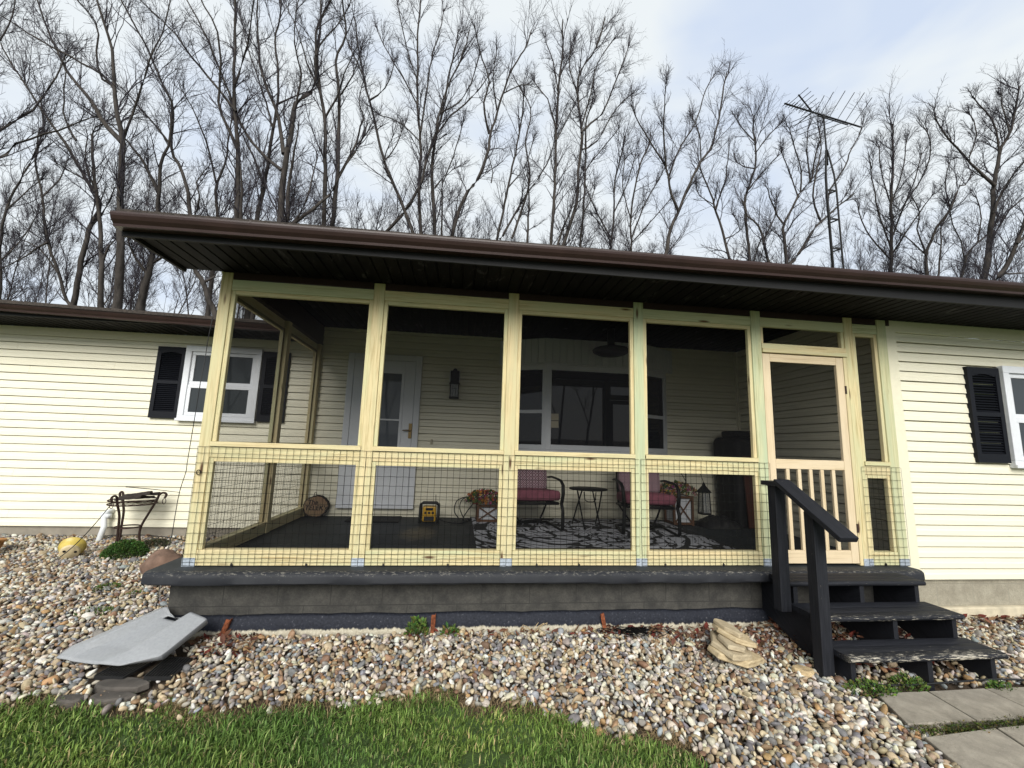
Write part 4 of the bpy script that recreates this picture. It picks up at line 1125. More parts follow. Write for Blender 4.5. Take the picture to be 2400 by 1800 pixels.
def planter(label, x0, x1, y0, y1, h, crad, pal, group):
    p = thing('flower_planter', label, 'planter', ((x0 + x1) / 2, (y0 + y1) / 2, 0.0), 0, group)
    b = MB(); w = 0.032
    for x in (x0, x1 - w):
        for y in (y0, y1 - w): b.box(x, x + w, y, y + w, 0, h, axis=2)
    for z in (0.012, h - 0.034): b.box(x0 + w, x1 - w, y0 + 0.003, y0 + 0.024, z, z + 0.032); b.box(x0 + w, x1 - w, y1 - 0.024, y1 - 0.003, z, z + 0.032); b.box(x0 + 0.003, x0 + 0.024, y0 + w, y1 - w, z, z + 0.032); b.box(x1 - 0.024, x1 - 0.003, y0 + w, y1 - w, z, z + 0.032)
    b.build('crate', 'crate_wood', p, bevel=0.002)
    b = MB(); b.bar((x0 + w, y0 + 0.010, 0.044), (x1 - w, y0 + 0.010, h - 0.034), 0.010, 0.016); b.bar((x0 + w, y0 + 0.0085, h - 0.034), (x1 - w, y0 + 0.0085, 0.044), 0.010, 0.016); b.build('cross_brace', 'crate_wood', p)
    b = MB(); b.box(x0 + 0.026, x1 - 0.026, y0 + 0.026, y1 - 0.026, 0.015, h - 0.01); b.build('slatted_box', 'slat_white', p)
    bloom_cloud('flowers', ((x0 + x1) / 2 - 0.04, (y0 + y1) / 2, h + 0.06), crad, 420, p, pal)
    return p


planter('crate planter of orange and red silk flowers beside the cord', 2.622, 2.922, 2.045, 2.335, 0.235, (0.285, 0.21, 0.20), PAL1, 'flower planters')
planter('crate planter of pink flowers behind the second patio chair', 5.33, 5.63, 2.00, 2.29, 0.40, (0.33, 0.21, 0.21), PAL2, 'flower planters')


# patio chairs (front towards -y, built round their own base)
def chair():
    r = thing('patio_chair', 'chair', 'chair', (0, 0, 0), 0, 'mauve cushioned patio chairs')
    b = MB()
    b.tube([(-0.27, -0.33, 0.330), (0.27, -0.33, 0.330), (0.29, 0.22, 0.300), (-0.29, 0.22, 0.300)], 0.017, 8, close=True)
    for s in (-1, 1): b.tube([(s * 0.27, 0.20, 0.30), (s * 0.27, 0.29, 0.58), (s * 0.26, 0.37, 0.86)], 0.016, 8)
    b.tube([(-0.26, 0.37, 0.86), (-0.18, 0.385, 0.885), (0.18, 0.385, 0.885), (0.26, 0.37, 0.86)], 0.016, 8)
    b.build('frame', 'black_iron', r, smooth=True, local=True)
    for s in (-1, 1):
        a = MB(); a.tube([(s * 0.315, 0.30, 0.60), (s * 0.325, 0.16, 0.615), (s * 0.33, -0.10, 0.605), (s * 0.33, -0.24, 0.590), (s * 0.33, -0.325, 0.545), (s * 0.325, -0.350, 0.45), (s * 0.315, -0.325, 0.335)], 0.022, 8, flat=0.6)
        a.build('arm', 'black_iron', r, smooth=True, local=True)
        l = MB(); l.tube([(s * 0.31, -0.325, 0.34), (s * 0.32, -0.355, 0.25), (s * 0.325, -0.350, 0.12), (s * 0.325, -0.335, 0.03), (s * 0.32, -0.30, 0.016), (s * 0.315, -0.10, 0.016), (s * 0.30, 0.20, 0.018), (s * 0.29, 0.26, 0.022)], 0.021, 8, flat=0.7)
        l.build('leg', 'black_iron', r, smooth=True, local=True)
        l = MB(); l.tube([(s * 0.28, 0.20, 0.30), (s * 0.20, 0.10, 0.17), (s * 0.10, 0.02, 0.022)], 0.012, 6); l.build('brace', 'black_iron', r, smooth=True, local=True)
    l = MB(); l.tube([(-0.29, 0.25, 0.018), (0.29, 0.25, 0.018)], 0.016, 8); l.build('floor_bar', 'black_iron', r, smooth=True, local=True)

    def pad(name, mat, w, d, h, M4, puff):
        me = bpy.data.meshes.new(name); bm = bmesh.new(); bmesh.ops.create_cube(bm, size=1.0)
        bmesh.ops.subdivide_edges(bm, edges=bm.edges[:], cuts=7, use_grid_fill=True)
        uvl = bm.loops.layers.uv.new('UVMap'); bm.normal_update()
        for f in bm.faces:
            for lo in f.loops: lo[uvl].uv = (lo.vert.co.x + 0.5, lo.vert.co.z + 0.5) if abs(f.normal.y) > .5 else (lo.vert.co.x + 0.5, lo.vert.co.y + 0.5)
        for v in bm.verts:
            x, y, z = v.co * 2; e = 1 - 0.10 * (max(abs(x), abs(y)) ** 6) * abs(z) ** 2
            rx_ = 1 - 0.06 * abs(z) ** 3 - 0.03 * abs(y) ** 6; ry_ = 1 - 0.06 * abs(z) ** 3 - 0.03 * abs(x) ** 6
            v.co = Vector((x * w / 2 * rx_, y * d / 2 * ry_, z * h / 2 * (1 + puff * (1 - x * x) * (1 - y * y)) * e + 0.004 * noise.noise(Vector((x * 2, y * 2, z + w * 7)))))
        bm.to_mesh(me); bm.free(); me.transform(M4)
        for p in me.polygons: p.use_smooth = True
        return link(me, name, mat, r, True)
    pad('seat_cushion', 'cushion', 0.60, 0.60, 0.125, Matrix.Translation((0, -0.055, 0.408)) @ Matrix.Rotation(math.radians(-3), 4, 'X'), 0.25)
    pad('back_cushion', 'diamond', 0.54, 0.13, 0.46, Matrix.Translation((0, 0.262, 0.66)) @ Matrix.Rotation(math.radians(-14), 4, 'X'), 0.0)
    return r


ch1 = chair(); ch2 = copy_tree(ch1)
ch1.location = (3.285, 1.76, 0.010); ch1.rotation_euler = (0, 0, math.radians(4)); ch1['label'] = 'patio chair with plum cushions beside the orange flower planter'
ch2.location = (4.700, 1.55, 0.010); ch2.rotation_euler = (0, 0, math.radians(-9)); ch2['label'] = 'patio chair with plum cushions in front of the pink flower planter'

tb = thing('side_table', 'small round black folding table between two patio chairs', 'table', (4.055, 1.80, 0.01))
b = MB(); b.lathe([(0.10, 0.478), (0.245, 0.480), (0.250, 0.488), (0.246, 0.500), (0.0, 0.503)], (4.055, 1.80, 0.0), 36); b.build('table_top', 'black_iron', tb, smooth=True)
for s in (-1, 1):
    b = MB(); x = 4.055 + s * 0.13; b.tube([(x, 1.64, 0.478), (x + s * 0.02, 1.80, 0.26), (x + s * 0.03, 1.99, 0.016)], 0.010, 8); b.build('leg', 'black_iron', tb, smooth=True)
    b = MB(); x = 4.055 + s * 0.105; b.tube([(x, 1.96, 0.478), (x, 1.80, 0.26), (x - s * 0.0, 1.60, 0.016)], 0.010, 8); b.build('leg', 'black_iron', tb, smooth=True)
b = MB(); b.tube([(3.975, 1.72, 0.46), (3.985, 1.71, 0.36), (4.02, 1.705, 0.335), (4.09, 1.705, 0.335), (4.125, 1.71, 0.36), (4.135, 1.72, 0.46)], 0.007, 6); b.tube([(3.93, 1.99, 0.05), (4.21, 1.99, 0.05)], 0.007, 6); b.build('brace', 'black_iron', tb, smooth=True)

# shepherd's crook stand, lantern hanging from it
hk = MB(); hx, hy = 5.70, 2.32
hk.tube([(hx, hy, 0.0), (hx, hy, 0.70), (hx + 0.01, hy, 0.80), (hx + 0.05, hy, 0.855), (hx + 0.12, hy - 0.01, 0.855), (hx + 0.165, hy - 0.02, 0.80), (hx + 0.15, hy - 0.02, 0.75), (hx + 0.115, hy - 0.02, 0.755)], 0.007, 8)
hk.tube([(hx - 0.005, hy, 0.58), (hx - 0.05, hy, 0.66), (hx - 0.10, hy, 0.74), (hx - 0.09, hy, 0.79), (hx - 0.06, hy, 0.775)], 0.005, 6)
hk.lathe([(0.12, 0.0), (0.11, 0.012), (0.02, 0.02)], (hx, hy, 0.0), 16)
tag(hk.build('crook_stand', 'black_iron', None, smooth=True), 'black iron shepherd crook stand behind the pink flower planter', 'plant hook')
ls = 0.62
ln = thing('hanging_lantern', 'black metal house shaped lantern hanging in the porch corner', 'lantern', (5.875, 2.14, 0.15))
lx, ly = 5.875, 2.15
b = MB(); b.lathe([(0.155 * ls, 0.0), (0.165 * ls, 0.010), (0.04 * ls, 0.10), (0.03 * ls, 0.125), (0.012, 0.14)], (lx, ly, 0.44), 4, Matrix.Rotation(PI / 4, 3, 'Z')); b.tube([(lx, ly, 0.58), (lx - 0.005, ly + 0.07, 0.70), (lx - 0.01, ly + 0.14, 0.775)], 0.004, 6)
b.box(lx - 0.105 * ls, lx + 0.105 * ls, ly - 0.105 * ls, ly + 0.105 * ls, 0.135, 0.160)
for sx in (-1, 1):
    for sy in (-1, 1): b.bar((lx + sx * 0.097 * ls, ly + sy * 0.097 * ls, 0.16), (lx + sx * 0.082 * ls, ly + sy * 0.082 * ls, 0.44), 0.012, 0.012)
b.build('cage', 'black_iron', ln)
b = MB(); b.lathe([(0.128 * ls, 0.0), (0.112 * ls, 0.275)], (lx, ly, 0.162), 4, Matrix.Rotation(PI / 4, 3, 'Z')); b.build('glass', 'clear', ln)

# dark covered cabinet in the corner, board leaning on it, heap of dark sheeting
cb = thing('covered_cabinet', 'tall black cloth covered cabinet in the dark porch corner', 'cabinet', (6.40, 2.10, 0))
b = MB(); n = 40; lv = [(0.0, 0.92), (0.08, 0.96), (0.45, 0.98), (0.80, 1.06), (1.02, 1.12), (1.16, 1.13), (1.22, 1.02), (1.24, 0.85)]; vs = []
for (z, s) in lv:
    for j in range(n):
        an = 2 * PI * j / n; cxx, sy_ = math.cos(an), math.sin(an); q = (abs(cxx) ** 6 + abs(sy_) ** 6) ** (-1 / 6)
        k = s * (1 + 0.03 * math.sin(an * 9 + z * 2) * (1 - abs(z - 1.1)))
        vs.append((6.375 + 0.195 * q * cxx * k, 2.12 + 0.26 * q * sy_ * k, z))
fs = [(i * n + j, i * n + (j + 1) % n, (i + 1) * n + (j + 1) % n, (i + 1) * n + j) for i in range(len(lv) - 1) for j in range(n)] + [tuple((len(lv) - 1) * n + j for j in range(n))]
b.add(vs, fs); b.build('cover', 'cabinet', cb, smooth=True)
b = MB(); b.obox((6.39, 2.12, 1.29), (0.26, 0.34, 0.09)); b.build('bundle', 'cabinet', cb, bevel=0.02)
b = MB(); b.bar((6.40, 1.80, 0.012), (6.36, 1.835, 0.98), 0.20, 0.022, up=(0, 1, 0)); tag(b.build('leaning_board', 'board_brown', None), 'dark reddish board leaning on the covered cabinet', 'board')
b = MB(); vs = []; fs = []; n1, n2 = 22, 14
for j in range(n2 + 1):
    for i in range(n1 + 1):
        u, v = i / n1 * 2 - 1, j / n2 * 2 - 1; h = max(0, (1 - u * u)) ** 0.5 * max(0, 1 - v * v) ** 0.5
        vs.append((5.94 + u * 0.26, 1.95 + v * 0.20, 0.004 + h * (0.13 + 0.07 * noise.noise(Vector((u * 3, v * 3, 2))) + 0.03 * noise.noise(Vector((u * 9, v * 9, 4))))))
for j in range(n2):
    for i in range(n1): a = j * (n1 + 1) + i; fs.append((a, a + 1, a + n1 + 2, a + n1 + 1))
b.add(vs, fs); tag(b.build('tarp_bundle', 'black_plastic', None, smooth=True), 'crumpled bundle of black plastic sheeting on the porch floor', 'tarp')

# extension cord
b = MB(); pts = [(2.13, 2.12, 0.03), (2.20, 2.10, 0.012), (2.28, 2.02, 0.010), (2.40, 1.98, 0.010), (2.48, 2.05, 0.02), (2.45, 2.20, 0.05), (2.40, 2.30, 0.16), (2.43, 2.33, 0.26), (2.53, 2.34, 0.30), (2.58, 2.36, 0.22), (2.50, 2.33, 0.10), (2.46, 2.25, 0.03), (2.52, 2.10, 0.014), (2.42, 2.02, 0.012), (2.33, 2.06, 0.012)]
def spline(pts, k=6):
    P = [Vector(p) for p in pts]; out = []
    for i in range(len(P) - 1):
        a, b_, c, d = P[max(i - 1, 0)], P[i], P[i + 1], P[min(i + 2, len(P) - 1)]
        for t in [j / k for j in range(k)]:
            out.append(0.5 * ((2 * b_) + (-a + c) * t + (2 * a - 5 * b_ + 4 * c - d) * t * t + (-a + 3 * b_ - 3 * c + d) * t ** 3))
    return out + [P[-1]]
b.tube(spline(pts), 0.007, 6); b.tube(spline([(2.50, 2.36, 0.30), (2.36, 2.38, 0.24), (2.33, 2.36, 0.10), (2.40, 2.30, 0.012)]), 0.007, 6); b.box(2.44, 2.56, 2.22, 2.27, 0.004, 0.03)
tag(b.build('extension_cord', 'black_plastic', None, smooth=True), 'black extension cord looping beside the radio', 'cord')

# ------------------------------------------------------------------ yard objects
def rough_stone(name, mat, poly, z0, z1, seed, amp=0.012, cuts=2, R=None, loc=(0, 0, 0)):
    """Irregular stone slab: outline extruded, bevelled, subdivided and pushed about by noise."""
    me = bpy.data.meshes.new(name); bm = bmesh.new(); n = len(poly)
    lo = [bm.verts.new((x, y, z0)) for x, y in poly]; hi = [bm.verts.new((x * 0.95, y * 0.95, z1)) for x, y in poly]
    bm.faces.new(lo[::-1]); bm.faces.new(hi)
    for i in range(n): bm.faces.new((lo[i], lo[(i + 1) % n], hi[(i + 1) % n], hi[i]))
    bmesh.ops.triangulate(bm, faces=bm.faces[:])
    bmesh.ops.subdivide_edges(bm, edges=bm.edges[:], cuts=cuts, use_grid_fill=True)
    bmesh.ops.bevel(bm, geom=[e for e in bm.edges if e.calc_face_angle(0) > 0.7], offset=0.008, segments=1, affect='EDGES')
    for v in bm.verts:
        p = v.co * 9 + Vector((seed * 7.3, seed * 3.1, 0)); d = Vector((noise.noise(p), noise.noise(p + Vector((9, 0, 0))), noise.noise(p + Vector((0, 9, 0))) * 0.6))
        q = v.co * 28 + Vector((seed * 2.3, 0, 0)); v.co += d * amp * 1.6 + Vector((noise.noise(q), noise.noise(q + Vector((4, 0, 0))), noise.noise(q + Vector((0, 4, 0))))) * amp * 0.45
    bm.to_mesh(me); bm.free()
    if R is not None: me.transform(R.to_4x4())
    o = link(me, name, mat); o.location = loc; smooth_by_angle(o, 14); return o


def irregular(rx, ry, n, seed):
    r = random.Random(seed); a0 = r.uniform(0, 6)
    return [(rx * r.uniform(0.8, 1.08) * math.cos(a0 + 2 * PI * i / n + r.uniform(-.18, .18)), ry * r.uniform(0.8, 1.08) * math.sin(a0 + 2 * PI * i / n + r.uniform(-.18, .18))) for i in range(n)]


c = at(1748, 1572, z=-0.525)
layers = [(-0.005, 0.0, 0.205, 0.15, 0.044), (-0.03, 0.02, 0.215, 0.150, 0.040), (-0.01, 0.035, 0.185, 0.13, 0.032), (0.01, 0.045, 0.150, 0.12, 0.036), (-0.015, 0.055, 0.125, 0.075, 0.034)]
zc = c.z - 0.01
Rt = Matrix.Rotation(math.radians(11), 3, 'Y') @ Matrix.Rotation(math.radians(4), 3, 'X')
stl = ['bottom slab of the tan sandstone stack on the gravel', 'second lowest slab of the tan sandstone stack', 'middle slab of the tan sandstone stack', 'second slab from the top of the sandstone stack', 'small topmost slab of the tan sandstone stack']
for i, (ox_, oy_, rx_, ry_, th) in enumerate(layers):
    o = rough_stone('stacked_stone', 'stack_stone', irregular(rx_ * 1.14, ry_ * 1.05, 6, 40 + i), -th / 2, th / 2, i + 1, 0.006, 2, Rt @ Matrix.Rotation(0.5 * i + .4 * (i % 2), 3, 'Z'), (c.x + ox_, c.y + 0.10 + oy_, zc + th / 2 + 0.055))
    zc += th * 1.04; tag(o, stl[i], 'stone', 'stacked sandstone slabs')
c = at(1893, 1592, z=-0.545); tag(rough_stone('flat_stone', 'sandstone', irregular(0.085, 0.055, 8, 3), -0.02, 0.025, 9, 0.006, 2, Matrix.Rotation(-0.6, 3, 'Z'), (c.x, c.y + 0.04, gz(c.x, c.y) + 0.03)), 'flat orange tan stone lying between the stone stack and the steps', 'stone')
c = at(380, 1338, z=-0.40)


def boulder(c, rx_, ry_, rz_, seed, label):
    me = bpy.data.meshes.new('boulder'); bm = bmesh.new(); bmesh.ops.create_icosphere(bm, subdivisions=4, radius=1.0)
    for v in bm.verts:
        p = v.co * 1.5 + Vector((seed, 0, 0)); k = 1 + 0.20 * noise.noise(p) + 0.08 * noise.noise(p * 3) + 0.03 * noise.noise(p * 8)
        v.co = Vector((v.co.x * rx_ * k, v.co.y * ry_ * k, v.co.z * rz_ * k))
    bm.to_mesh(me); bm.free()
    for p in me.polygons: p.use_smooth = True
    o = link(me, 'boulder', 'boulder'); o.location = c; return tag(o, label, 'boulder')


bp = at(380, 1312, y=1.20); boulder((bp.x, 1.22, gz(bp.x, 1.22) + 0.085), 0.175, 0.14, 0.155, 4.2, 'rounded brown boulder behind the porch slab corner')

# dark flagstones, grates and the grey plastic cover
for i, (px, py, rx_, ry_, lb) in enumerate(((285, 1612, 0.17, 0.075, 'dark flat stone beneath the drain grates'), (255, 1640, 0.15, 0.055, 'dark flat stone at the edge of the lawn'), (165, 1645, 0.11, 0.04, 'small dark stone half sunk in the grass edge'))):
    c = at(px, py, z=-0.535); tag(rough_stone('flagstone', 'dark_stone', irregular(rx_, ry_, 8, 20 + i), -0.02, 0.022, 20 + i, 0.008, 2, None, (c.x, c.y, gz(c.x, c.y) + 0.012)), lb, 'flagstone')
for i, (pp, lb) in enumerate((([(222, 1588), (290, 1590), (352, 1556), (268, 1562)], 'black drain grate under the cover, nearer the gravel slope'), ([(338, 1590), (402, 1590), (450, 1546), (392, 1544)], 'black drain grate under the cover, nearer the porch'))):
    P = [at(px, py, z=-0.50) for px, py in pp]; b = MB(); n = 9
    for k in range(n + 1):
        t = k / n; b.bar(P[0].lerp(P[1], t) + Vector((0, 0, .006)), P[3].lerp(P[2], t) + Vector((0, 0, .006)), 0.008, 0.016)
    for k in (0, 0.33, 0.66, 1): b.bar(P[0].lerp(P[3], k), P[1].lerp(P[2], k), 0.012, 0.02)
    tag(b.build('drain_grate', 'black_plastic'), lb, 'grate', 'drain grates')

PA, PB, PC = at(220, 1558, z=-0.462), at(486, 1449, z=-0.285), at(374, 1423, z=-0.275)
pn = (PB - PA).cross(PC - PA).normalized()
if pn.z < 0: pn = -pn
def on_pan(px, py):
    d = at(px, py, d=1.0) - CAM; return CAM + d * ((PA - CAM).dot(pn) / d.dot(pn))
Lp = [(0.0, (131, 1540)), (0.14, (166, 1511)), (1.0, (374, 1423))]; Rp = [(0.0, (284, 1559)), (0.14, (378, 1537)), (1.0, (486, 1449))]
def edge(tab, u):
    for (a, p), (c_, q) in zip(tab[:-1], tab[1:]):
        if u <= c_ + 1e-9: t = (u - a) / (c_ - a); return (p[0] + (q[0] - p[0]) * t, p[1] + (q[1] - p[1]) * t)
    return tab[-1][1]
prof = [(0, -0.012), (0.04, 0.002), (0.17, 0.022), (0.20, 0.020), (0.235, -0.016), (0.30, -0.018), (0.45, -0.018), (0.60, -0.017), (0.635, -0.014), (0.66, 0.020), (0.69, 0.024), (0.96, 0.000), (0.985, -0.008), (1.0, -0.045)]
nu = 30; vs = []; fs = []; nv = len(prof)
for i in range(nu + 1):
    u = i / nu; l, r = on_pan(*edge(Lp, u)), on_pan(*edge(Rp, u))
    for j, (v, h) in enumerate(prof):
        p = l.lerp(r, min(v, 0.985) if j == nv - 1 else v)
        fade = min(1, u / 0.28 + 0.12)
        if u < 0.10: p = p + (PA - PC).normalized() * 0.010 * (1 - u / 0.10) * math.sin(PI * v) ** 0.5
        if u > 0.9: p = p - (PC - PA).normalized() * 0.05 * ((u - 0.9) / 0.1) ** 2 * (1 - abs(v - 0.43) / 0.24 if abs(v - 0.43) < 0.24 else 0)
        vs.append(p + pn * (h * (fade if j < nv - 1 else min(1, 0.15 + u / 0.22))))
for i in range(nu):
    for j in range(nv - 1):
        if i in (nu - 4, nu - 3) and 5 <= j <= 7: continue                 # the hand slot
        a = i * nv + j; fs.append((a, a + nv, a + nv + 1, a + 1))
b = MB(); b.add(vs, fs); pan = smooth_by_angle(b.build('plastic_cover', 'plastic_grey', None), 16); md = pan.modifiers.new('thick', 'SOLIDIFY'); md.thickness = 0.009
md.offset = -1; tag(pan, 'grey moulded plastic cover propped over drain grates on the gravel', 'cover')

# rusty stakes along the footing
for (pa, pb, lb) in (((1012, 1487), (1016, 1441), 'rusty upright stake beside the green weed at the footing'), ((1420, 1474), (1411, 1438), 'rusty stake at the footing near the steps'), ((512, 1492), (535, 1452), 'rusty leaning stake beside the grey plastic cover')):
    A_, B__ = at(*pa, y=-0.105), at(*pb, y=-0.085); b = MB(); A_.z -= 0.05
    b.bar(A_, B__, 0.030, 0.005, up=(0, 1, 0)); b.bar(A_ + Vector((0.016, 0.018, 0)), B__ + Vector((0.016, 0.018, 0)), 0.005, 0.032, up=(0, 1, 0))
    for k in (0.55, 0.72, 0.88): p = A_.lerp(B__, k); b.lathe([(0.010, 0), (0.009, 0.004)], tuple(p + Vector((0, -0.003, 0))), 8, Matrix.Rotation(PI / 2, 3, 'X'))
    tag(b.build('rusty_stake', 'rust_orange', None, bevel=0.001), lb, 'stake', 'rusty stakes')

# plant stand with scraps of bark
y_s = 2.18; tp = at(313, 1171, y=y_s); sx_, sz_ = tp.x, tp.z
st = thing('plant_stand', 'rusty iron plant stand with scrolled legs against the cream siding', 'plant stand', (sx_, y_s, gz(sx_, y_s)))
b = MB(); R_ = 0.235
for z in (sz_, sz_ - 0.045): b.tube([(sx_ + R_ * math.cos(a), y_s + R_ * math.sin(a), z) for a in np.linspace(0, 2 * PI, 29)[:-1]], 0.0085, 6, close=True)
for k in range(7): x = sx_ - R_ + 2 * R_ * (k + 0.5) / 7; h = math.sqrt(max(0, R_ ** 2 - (x - sx_) ** 2)); b.bar((x, y_s - h, sz_ - 0.045), (x, y_s + h, sz_ - 0.045), 0.02, 0.004)
b.build('basket', 'rust_iron', st, smooth=True)
b = MB(); gz0 = gz(sx_, y_s); b.tube([(sx_ - 0.02 + 0.125 * math.cos(a), y_s + 0.125 * math.sin(a), gz0 + 0.22) for a in np.linspace(0, 2 * PI, 25)[:-1]], 0.008, 6, close=True); b.build('ring', 'rust_iron', st, smooth=True)
for a in (math.radians(-95), math.radians(25), math.radians(150)):
    ca, sa = math.cos(a), math.sin(a); b = MB()
    P = [(0.30, sz_ + 0.01), (0.315, sz_ + 0.05), (0.285, sz_ + 0.075), (0.245, sz_ + 0.055), (0.225, sz_ - 0.02), (0.17, sz_ - 0.16), (0.13, gz0 + 0.22), (0.125, gz0 + 0.10), (0.155, gz0 - 0.02)]
    b.tube(spline([(sx_ - 0.02 * (i > 5) + r * ca, y_s + r * sa, z) for i, (r, z) in enumerate(P)], 4), 0.013, 6); b.build('leg', 'rust_iron', st, smooth=True)
    b = MB(); b.tube([(sx_ + 0.30 * ca + 0.020 * math.cos(t), y_s + 0.30 * sa, sz_ - 0.03 + 0.035 * math.sin(t)) for t in np.linspace(0, 2 * PI, 15)[:-1]], 0.004, 5, close=True); b.build('hanging_ring', 'rust_iron', st, smooth=True)
sc = [((-0.14, 0.02, 0.020), (0.20, -0.02, 0.075), 0.10, 0.035, 'longest weathered bark strip lying across the plant stand'), ((-0.20, 0.08, 0.0), (0.18, 0.05, 0.015), 0.16, 0.03, 'wide bark scrap in the plant stand basket'), ((-0.12, -0.10, 0.0), (0.14, -0.07, 0.03), 0.13, 0.035, 'bark scrap at the front of the plant stand'), ((-0.05, 0.10, 0.03), (0.22, 0.10, 0.055), 0.09, 0.03, 'small raised bark scrap on the plant stand')]
for a, c_, w, d_, lb in sc:
    b = MB(); A_, B__ = Vector((sx_, y_s, sz_)) + Vector(a), Vector((sx_, y_s, sz_)) + Vector(c_); n = 8; vs = []
    for i in range(n + 1):
        p = A_.lerp(B__, i / n); q = 0.6 + 0.4 * math.sin(PI * (i + 0.4) / (n + 0.8))
        for (dy, dz) in ((-w / 2, 0), (-w / 4, d_), (w / 4, d_), (w / 2, 0), (0, d_ * 0.4)): vs.append(p + Vector((0, dy * q + random.uniform(-.006, .006), dz + random.uniform(-.004, .004))))
    b.add(vs, [(i * 5 + j, (i + 1) * 5 + j, (i + 1) * 5 + (j + 1) % 5, i * 5 + (j + 1) % 5) for i in range(n) for j in range(5)] + [(0, 1, 2, 3, 4), tuple(n * 5 + j for j in range(5))])
    tag(b.build('bark_scrap', 'scrap_bark'), lb, 'bark', 'bark scraps on the plant stand')
b = MB(); p, q = at(295, 1141, y=2.20), at(422, 1154, y=2.10); b.tube([p, p.lerp(q, .5) + Vector((0, 0, .004)), q], [0.006, 0.005, 0.003], 5); tag(b.build('thin_stick', 'scrap_bark'), 'thin straight stick laid over the bark scraps', 'stick')

# pots
def pot(name, c, axis, rb, rr_, h, mat, mat2, label):
    t = thing(name, label, 'pot', c); R = Vector(axis).normalized().to_track_quat('Z', 'Y').to_matrix()
    b = MB(); b.lathe([(0.0, 0.0), (rb * 0.92, 0.0), (rb, 0.006), (rb * 1.02, 0.03)], c, 32, R, cap=False); b.build('pot_base', mat2, t, smooth=True)
    b = MB(); b.lathe([(rb * 1.02, 0.031), (rb + (rr_ - rb) * 0.5, h * 0.5), (rr_ * 0.97, h * 0.86), (rr_ * 1.06, h * 0.87), (rr_ * 1.06, h), (rr_ * 0.96, h), (rb, h * 0.4)], c, 32, R, cap=False); b.build('pot_wall', mat, t, smooth=True)
    b = MB()
    for a in (0.6, 2.9): b.lathe([(0.014, -0.001), (0.013, -0.003)], Vector(c) + R @ Vector((rb * 0.6 * math.cos(a), rb * 0.6 * math.sin(a), 0)), 10, R)
    b.build('drain_hole', 'mat_black', t)
pc = at(161, 1304, y=1.62); pot('tipped_pot', (pc.x, pc.y, gz(pc.x, pc.y) + 0.085), (-0.42, 0.78, 0.42), 0.082, 0.108, 0.125, 'pot_yellow', 'pot_cream', 'yellow flower pot tipped over with its pale base showing')
pc = at(-34, 1312, y=1.75); pot('clay_pot', (pc.x, 1.75, gz(pc.x, 1.75) + 0.02), (0.05, 0.1, 1), 0.075, 0.105, 0.17, 'terracotta', 'terracotta', 'orange clay pot cut off by the picture edge')

# cables
b = MB(); b.tube(spline([at(262, 1180, y=2.0), at(225, 1225, y=1.85), at(180, 1273, y=1.62), at(140, 1306, y=1.52), at(110, 1322, y=1.45)], 5), 0.0048, 5); tag(b.build('garden_cable', 'black_plastic', None, smooth=True), 'black cord sagging from the plant stand over the yellow pot', 'cord')
b = MB(); P = [(499, 742), (488, 794), (480, 845), (470, 895), (457, 975), (439, 1083), (436, 1105), (421, 1152), (410, 1210), (401, 1262)]; b.tube(spline([at(px, py, y=1.76 - 0.06 * (i > 2)) for i, (px, py) in enumerate(P)] + [at(385, 1310, y=1.30), at(372, 1390, y=0.55), at(366, 1420, y=0.1)], 3), 0.0042, 5); tag(b.build('hanging_cable', 'black_plastic', None, smooth=True), 'thin black cable hanging from the wing gutter down past the corner post', 'cable')
b = MB(); P = [at(px, py, z=-0.325) for px, py in ((185, 1280), (240, 1268), (300, 1264), (345, 1262), (395, 1270), (430, 1275))]; b.tube(spline([(p.x, min(p.y, 2.46), gz(p.x, min(p.y, 2.46)) + 0.045) for p in P], 5), 0.005, 5); tag(b.build('ground_wire', 'black_plastic', None, smooth=True), 'black wire lying on the gravel along the wing foundation', 'wire')

# pavers in front of the steps
zp = -0.545
rows = [([(2053, 1624), (2172, 1619), (2288, 1688), (2128, 1697)], 'grey concrete paver nearest the gravel, before the steps'), ([(2176, 1619), (2306, 1612), (2452, 1680), (2292, 1688)], 'grey concrete paver in the middle, before the steps'), ([(2310, 1612), (2450, 1606), (2610, 1672), (2456, 1680)], 'outermost grey concrete paver before the steps'),
        ([(2166, 1728), (2332, 1706), (2520, 1830), (2330, 1860)], 'grey concrete paver beyond the mossy joint, beside the gravel'), ([(2337, 1705), (2480, 1690), (2690, 1800), (2526, 1829)], 'grey concrete paver beyond the mossy joint, away from the gravel')]
PAVER_POLYS = []
for pp, lb in rows:
    P = [at(px, py, z=zp) for px, py in pp]; PAVER_POLYS.append([(p.x, p.y) for p in P])
    b = MB(); tl = random.uniform(-0.004, 0.004); cx_, cy_ = sum(p.x for p in P) / 4, sum(p.y for p in P) / 4
    b.prism([(p.x - cx_, p.y - cy_) for p in P], -0.05, 0.0); o = b.build('paver', 'paver', None, bevel=0.006); o.location = (cx_, cy_, zp + tl); tag(o, lb, 'paver', 'pavers before the steps')
b = MB(); P = [(2008, 1600), (2080, 1606), (2150, 1604), (2240, 1598), (2330, 1592), (2420, 1594)]; b.tube(spline([at(px, py, z=-0.535) for px, py in P], 5), 0.007, 6); tag(b.build('black_hose', 'black_plastic', None, smooth=True), 'black drip hose on the ground between the bottom step and the pavers', 'hose')

# television mast behind the house
DT = 12.5
bt = at(1959, 612, d=DT); tx, ty = bt.x, bt.y


